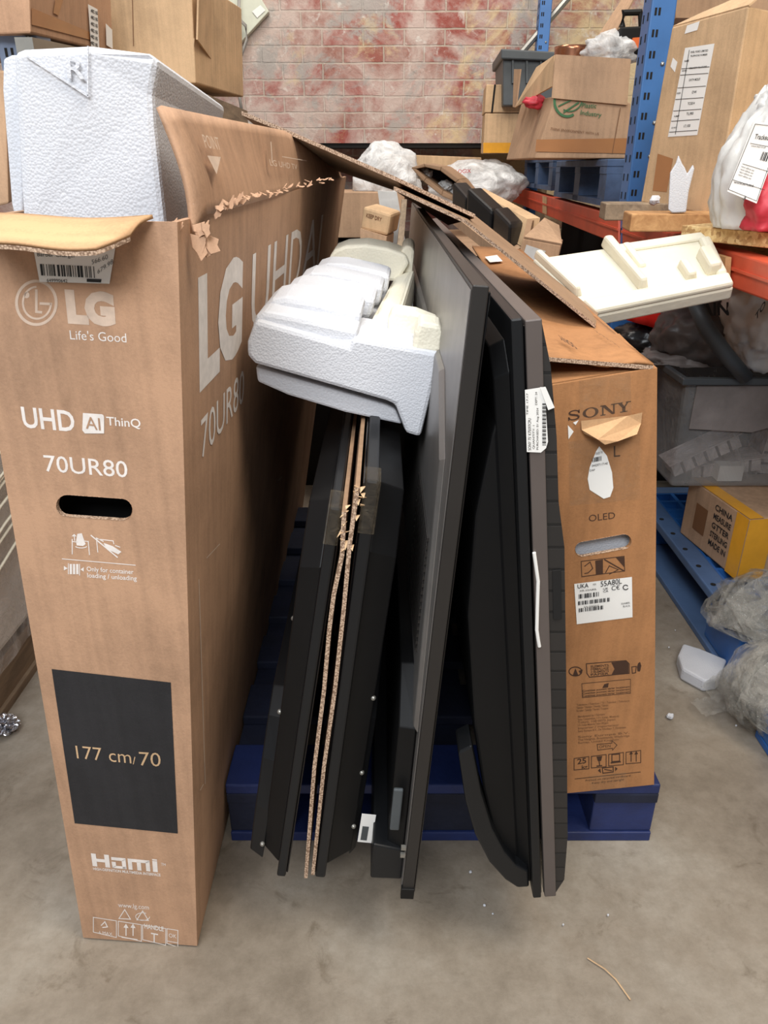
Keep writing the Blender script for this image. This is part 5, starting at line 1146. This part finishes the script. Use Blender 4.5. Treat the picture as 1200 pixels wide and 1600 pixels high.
# film-wrapped load on a wooden pallet at the lower left
t = thing('wrapped_pallet_load', 'pale load wrapped in stretch film at the left edge on a timber pallet', 'wrapped load', (-1.35, 1.5, .15))
m = BM(); box(m, (-1.9, .5, .15), (-.865, 2.35, 1.0)); obj('load', m, 'white', t, bevel=.02)
m = BM()
def wr(u, v):
    y = .48 + 1.9 * u; z = .135 + .87 * v; return Vector((-.845 + .010 * noise.noise(Vector((y * 2 + z * 5, z * 26 - y * 9, 1))) + .012 * noise.noise(Vector((y * 6, z * 6, 4))), y, z))
grid(m, wr, 60, 60); obj('film_wrap', m, 'wrap', t, smooth=True)
m = BM()
rnd = random.Random(4)
for k in range(26):
    z = .2 + k * .034; y0 = .7 + rnd.uniform(-.2, .1); pts = [Vector((-.833, y0 + .28 * i, z + .055 * i + .006 * math.sin(i * 2 + k))) for i in range(6) if z + .055 * i < 1.0 and y0 + .28 * i < 2.3]
    if len(pts) > 1: tube(m, pts, .0035, 5)
obj('film_creases', m, 'cream', t, smooth=True)
t = thing('wooden_pallet', 'timber pallet under the film-wrapped load at the left edge', 'pallet', (-1.35, 1.5, 0))
for k in range(6): m = BM(); y = .5 + k * .35; box(m, (-1.9, y, .12), (-.87, y + .12, .148)); obj('deck_board', m, 'oldwood', t)
for x in (-1.9, -1.4, -.985): m = BM(); box(m, (x, .5, .02), (x + .1, 2.35, .1195)); obj('bearer', m, 'oldwood', t); m = BM(); box(m, (x - .01, .5, 0), (x + .11, 2.35, .0195)); obj('runner', m, 'oldwood', t)
m = BM(); blob(m, P(3, 1132, z=.02), (.035, .025, .02), .4, 3, 2, 4, .001, True); tag(obj('foil_scrap', m, 'foil'), 'crumpled silver foil scrap on the floor at the left edge', 'foil')

# ================================================================ clutter in front of the back wall
m = BM(); hexa(m, [Vector(p) for p in ((-.35, 2.72, 0), (.14, 2.72, 0), (.14, 4.25, 0), (-.35, 4.25, 0))], [Vector(p) for p in ((-.35, 2.72, .80), (.14, 2.72, .80), (.14, 4.25, .84), (-.35, 4.25, .84))]); tag(obj('blackened_support', m, 'black'), 'added support under the pile, coloured black for the shade behind the foam cap', 'crate')  # added support block; its black colour stands in for shade
m = BM(); box(m, (.16, 2.66, 0), (.66, 4.9, .80)); tag(obj('cardboard_box', m, 'card'), 'big brown carton under the split carton behind the orange-brown carton lid', 'cardboard box')
m = BM(); prism(m, [P(590, 270, Y=5.0), P(757, 272, Y=5.0), P(752, 246, Y=5.0), P(590, 240, Y=5.0)], (0, .5, 0)); tag(obj('cardboard_box', m, 'tan', bevel=.004), 'long brown carton in the dark gap under the brick wall', 'cardboard box')
m = BM(); hexa(m, *[[Vector((x, y, z)) for x, y in ((P(500, 330, Y=3.75).x, 3.75), (P(632, 330, Y=3.75).x, 3.75), (P(632, 330, Y=3.75).x, 4.2), (P(500, 330, Y=3.75).x, 4.2))] for z in (.845, P(600, 300, Y=3.75).z)]); tag(obj('cardboard_box', m, 'card', bevel=.004), 'brown carton half hidden behind the white plastic bag at the back', 'cardboard box')
m = BM(); blob(m, P(605, 282, Y=3.95), (.17, .15, .17), .14, 2, 5, 5, P(600, 300, Y=3.75).z + .001); tag(obj('plastic_bag', m, 'whitebag', smooth=True), 'white plastic bag standing below the brick wall', 'bag')
m = BM(); q = [P(590, 298, Y=3.4), P(620, 300, Y=3.4), P(634, 380, Y=3.4), P(632, 412, Y=3.4), P(606, 412, Y=3.4)]; prism(m, q, (0, .06, 0)); tag(obj('plastic_sheet', m, 'bag'), 'white plastic strip hanging below the white bag', 'plastic sheet')
m = BM(); blob(m, P(745, 290, Y=4.5), (.26, .2, .13), .12, 2.2, 11, 5); o = tag(obj('wrapped_parcel', m, 'whitebag', smooth=True), 'plastic-wrapped white parcel with red print near the rack', 'parcel')
m = BM(); VF = Face(P(700, 285, Y=4.25), P(740, 285, Y=4.25), P(740, 260, Y=4.25), P(700, 260, Y=4.25)); VF.text(m, 'LOGIX', (712, 271), (736, 270), 6, .01, 0); obj('red_print', m, 'redink', o)
t = thing('cardboard_box', 'small brown parcel with a printed label behind the foam cap', 'cardboard box', P(590, 360, Y=3.0))
q = [P(563, 358, Y=2.95), P(606, 369, Y=2.95), P(612, 335, Y=2.95), P(568, 322, Y=2.95)]; m = BM(); prism(m, q, (.04, .25, 0)); obj('parcel', m, 'tan', t, bevel=.01)
BF = Face(*q); m = BM(); BF.text(m, 'KEEP DRY', (572, 339), (596, 346), 6, .02, .002); obj('print', m, 'softink', t)
q = [P(563, 418, Y=2.9), P(600, 418, Y=2.9), P(604, 370, Y=2.93), P(563, 357, Y=2.93)]; m = BM(); prism(m, q, (.03, .2, 0)); tag(obj('cardboard_box', m, 'card'), 'crushed brown carton below the small printed parcel', 'cardboard box')
m = BM(); q = [P(616, 428, Y=2.75), P(627, 428, Y=2.75), P(636, 312, Y=3.0), P(628, 312, Y=3.0)]; prism(m, q, (0, .05, 0)); tag(obj('timber_batten', m, 'oldwood'), 'upright brown batten beside the far edge of the brushed television', 'wood batten')
# open carton end with black moulded packing, long black packs in cardboard
t = thing('packing_frame', 'dark moulded packing frame lying on the pile at the back', 'packing', P(690, 310, Y=3.0))
o_ = [(642, 262), (662, 255), (690, 260), (718, 280), (734, 300), (726, 312), (712, 316), (690, 306), (662, 284)]; i_ = [(650, 264), (664, 261), (688, 267), (712, 285), (726, 301), (722, 306), (712, 308), (692, 298), (666, 278)]
m = BM(); n = len(o_)
for i in range(n):
    j = (i + 1) % n; hexa(m, [P(*o_[i], Y=2.95), P(*o_[j], Y=2.95), P(*i_[j], Y=2.95), P(*i_[i], Y=2.95)], [P(*o_[i], Y=2.95) + Vector((.05, .2, 0)), P(*o_[j], Y=2.95) + Vector((.05, .2, 0)), P(*i_[j], Y=2.95) + Vector((.05, .2, 0)), P(*i_[i], Y=2.95) + Vector((.05, .2, 0))])
obj('frame', m, 'sheet', t, bevel=.003)
m = BM(); prism(m, [P(x, y, Y=3.1) for x, y in i_], (.02, .05, 0)); obj('dark_insert', m, 'black', t)
for p in ((662, 272, 10), (696, 291, 9), (716, 300, 6)):
    m = BM(); blob(m, P(p[0], p[1], Y=3.04), (.03, .03, .02), .4, 3, p[0], 3); obj('white_scrap', m, 'bag', t)
t = thing('open_carton', 'long split carton holding black packs, sloping down behind the lid', 'cardboard box', P(770, 350, Y=2.6))
m = BM(); q = [P(722, 322, Y=2.9), P(815, 385, Y=2.45), P(824, 342, Y=2.5), P(738, 295, Y=2.95)]; prism(m, q, (.05, .05, 0)); obj('rear_panel', m, 'tan', t, solid=0)
m = BM(); q = [P(690, 322, Y=2.9), P(790, 400, Y=2.35), P(815, 386, Y=2.45), P(722, 322, Y=2.95)]; prism(m, q, (0, 0, -.03)); obj('bottom_panel', m, 'card', t)
m = BM(); q = [P(814, 386, Y=2.42), P(823, 388, Y=2.42), P(832, 345, Y=2.5), P(824, 342, Y=2.5)]; prism(m, q, (.04, .1, 0)); obj('end_edge', m, 'sheet', t)
for k, (a, c) in enumerate((((706, 310), (728, 330)), ((728, 320), (768, 352)), ((770, 352), (796, 374)))):
    A = P(*a, Y=2.85 - k * .15); B = P(*c, Y=2.72 - k * .15); m = BM(); d = (B - A); up = Vector((.0, 0, .11)); bk = Vector((.06, .1, 0))
    hexa(m, [A - up * .5, B - up * .5, B - up * .5 + bk, A - up * .5 + bk], [A + up * .5, B + up * .4, B + up * .4 + bk, A + up * .5 + bk]); tag(obj('foam_pack', m, 'satin', bevel=.012), ('black pack at the upper end of the long split carton', 'middle black pack in the long split carton', 'black pack at the lower end of the long split carton')[k], 'packing', 'black packs in the split carton')
t = thing('cardboard_box', 'small open carton with a torn white label below the far orange beam', 'cardboard box', P(840, 395, Y=2.5))
q = [P(806, 412, Y=2.35), P(868, 420, Y=2.4), P(877, 383, Y=2.4), P(818, 372, Y=2.35)]; m = BM(); prism(m, q, (.05, .2, 0)); obj('carton_body', m, 'card', t, bevel=.004)
BF = Face(*q); m = BM(); BF.poly(m, [(822, 382), (852, 392), (842, 418), (814, 408)], .002); obj('torn_label', m, 'bag', t)
m = BM(); quad(m, [q[2], q[3], q[3] + Vector((.1, .22, .04)), q[2] + Vector((.03, .2, .04))]); obj('lid_flap', m, 'card', t, solid=.005)

# ================================================================ litter on the floor
rnd = random.Random(11)
for (px, py, r) in ((1047, 1121, 7), (735, 1363, 2.2), (757, 1415, 2), (1150, 1134, 2), (1045, 1012, 2), (770, 1428, 1.4), (950, 1430, 1.6), (880, 1445, 1.5), (1055, 985, 1.5)):
    m = BM(); c = P(px, py, z=.004); s_ = r / 1155 * 1.3; blob(m, c + Vector((0, 0, s_ * .4)), (s_, s_, s_), .4, 3, px, 2, .0006); o = obj('foam_crumb', m, 'foam')
    if r == 7: tag(o, 'white foam crumb on the concrete right of the orange-brown television carton', 'foam crumb')
    else: tag(o, 'tiny white foam crumb lying on the bare concrete', 'foam crumb', 'foam crumbs on the concrete')
m = BM(); tube(m, [P(918, 1497, z=.003), P(945, 1514, z=.004), P(962, 1530, z=.003), P(985, 1562, z=.003)], .0012, 5); tag(obj('straw', m, 'tan'), 'thin pale straw on the concrete near the bottom of the picture', 'straw')
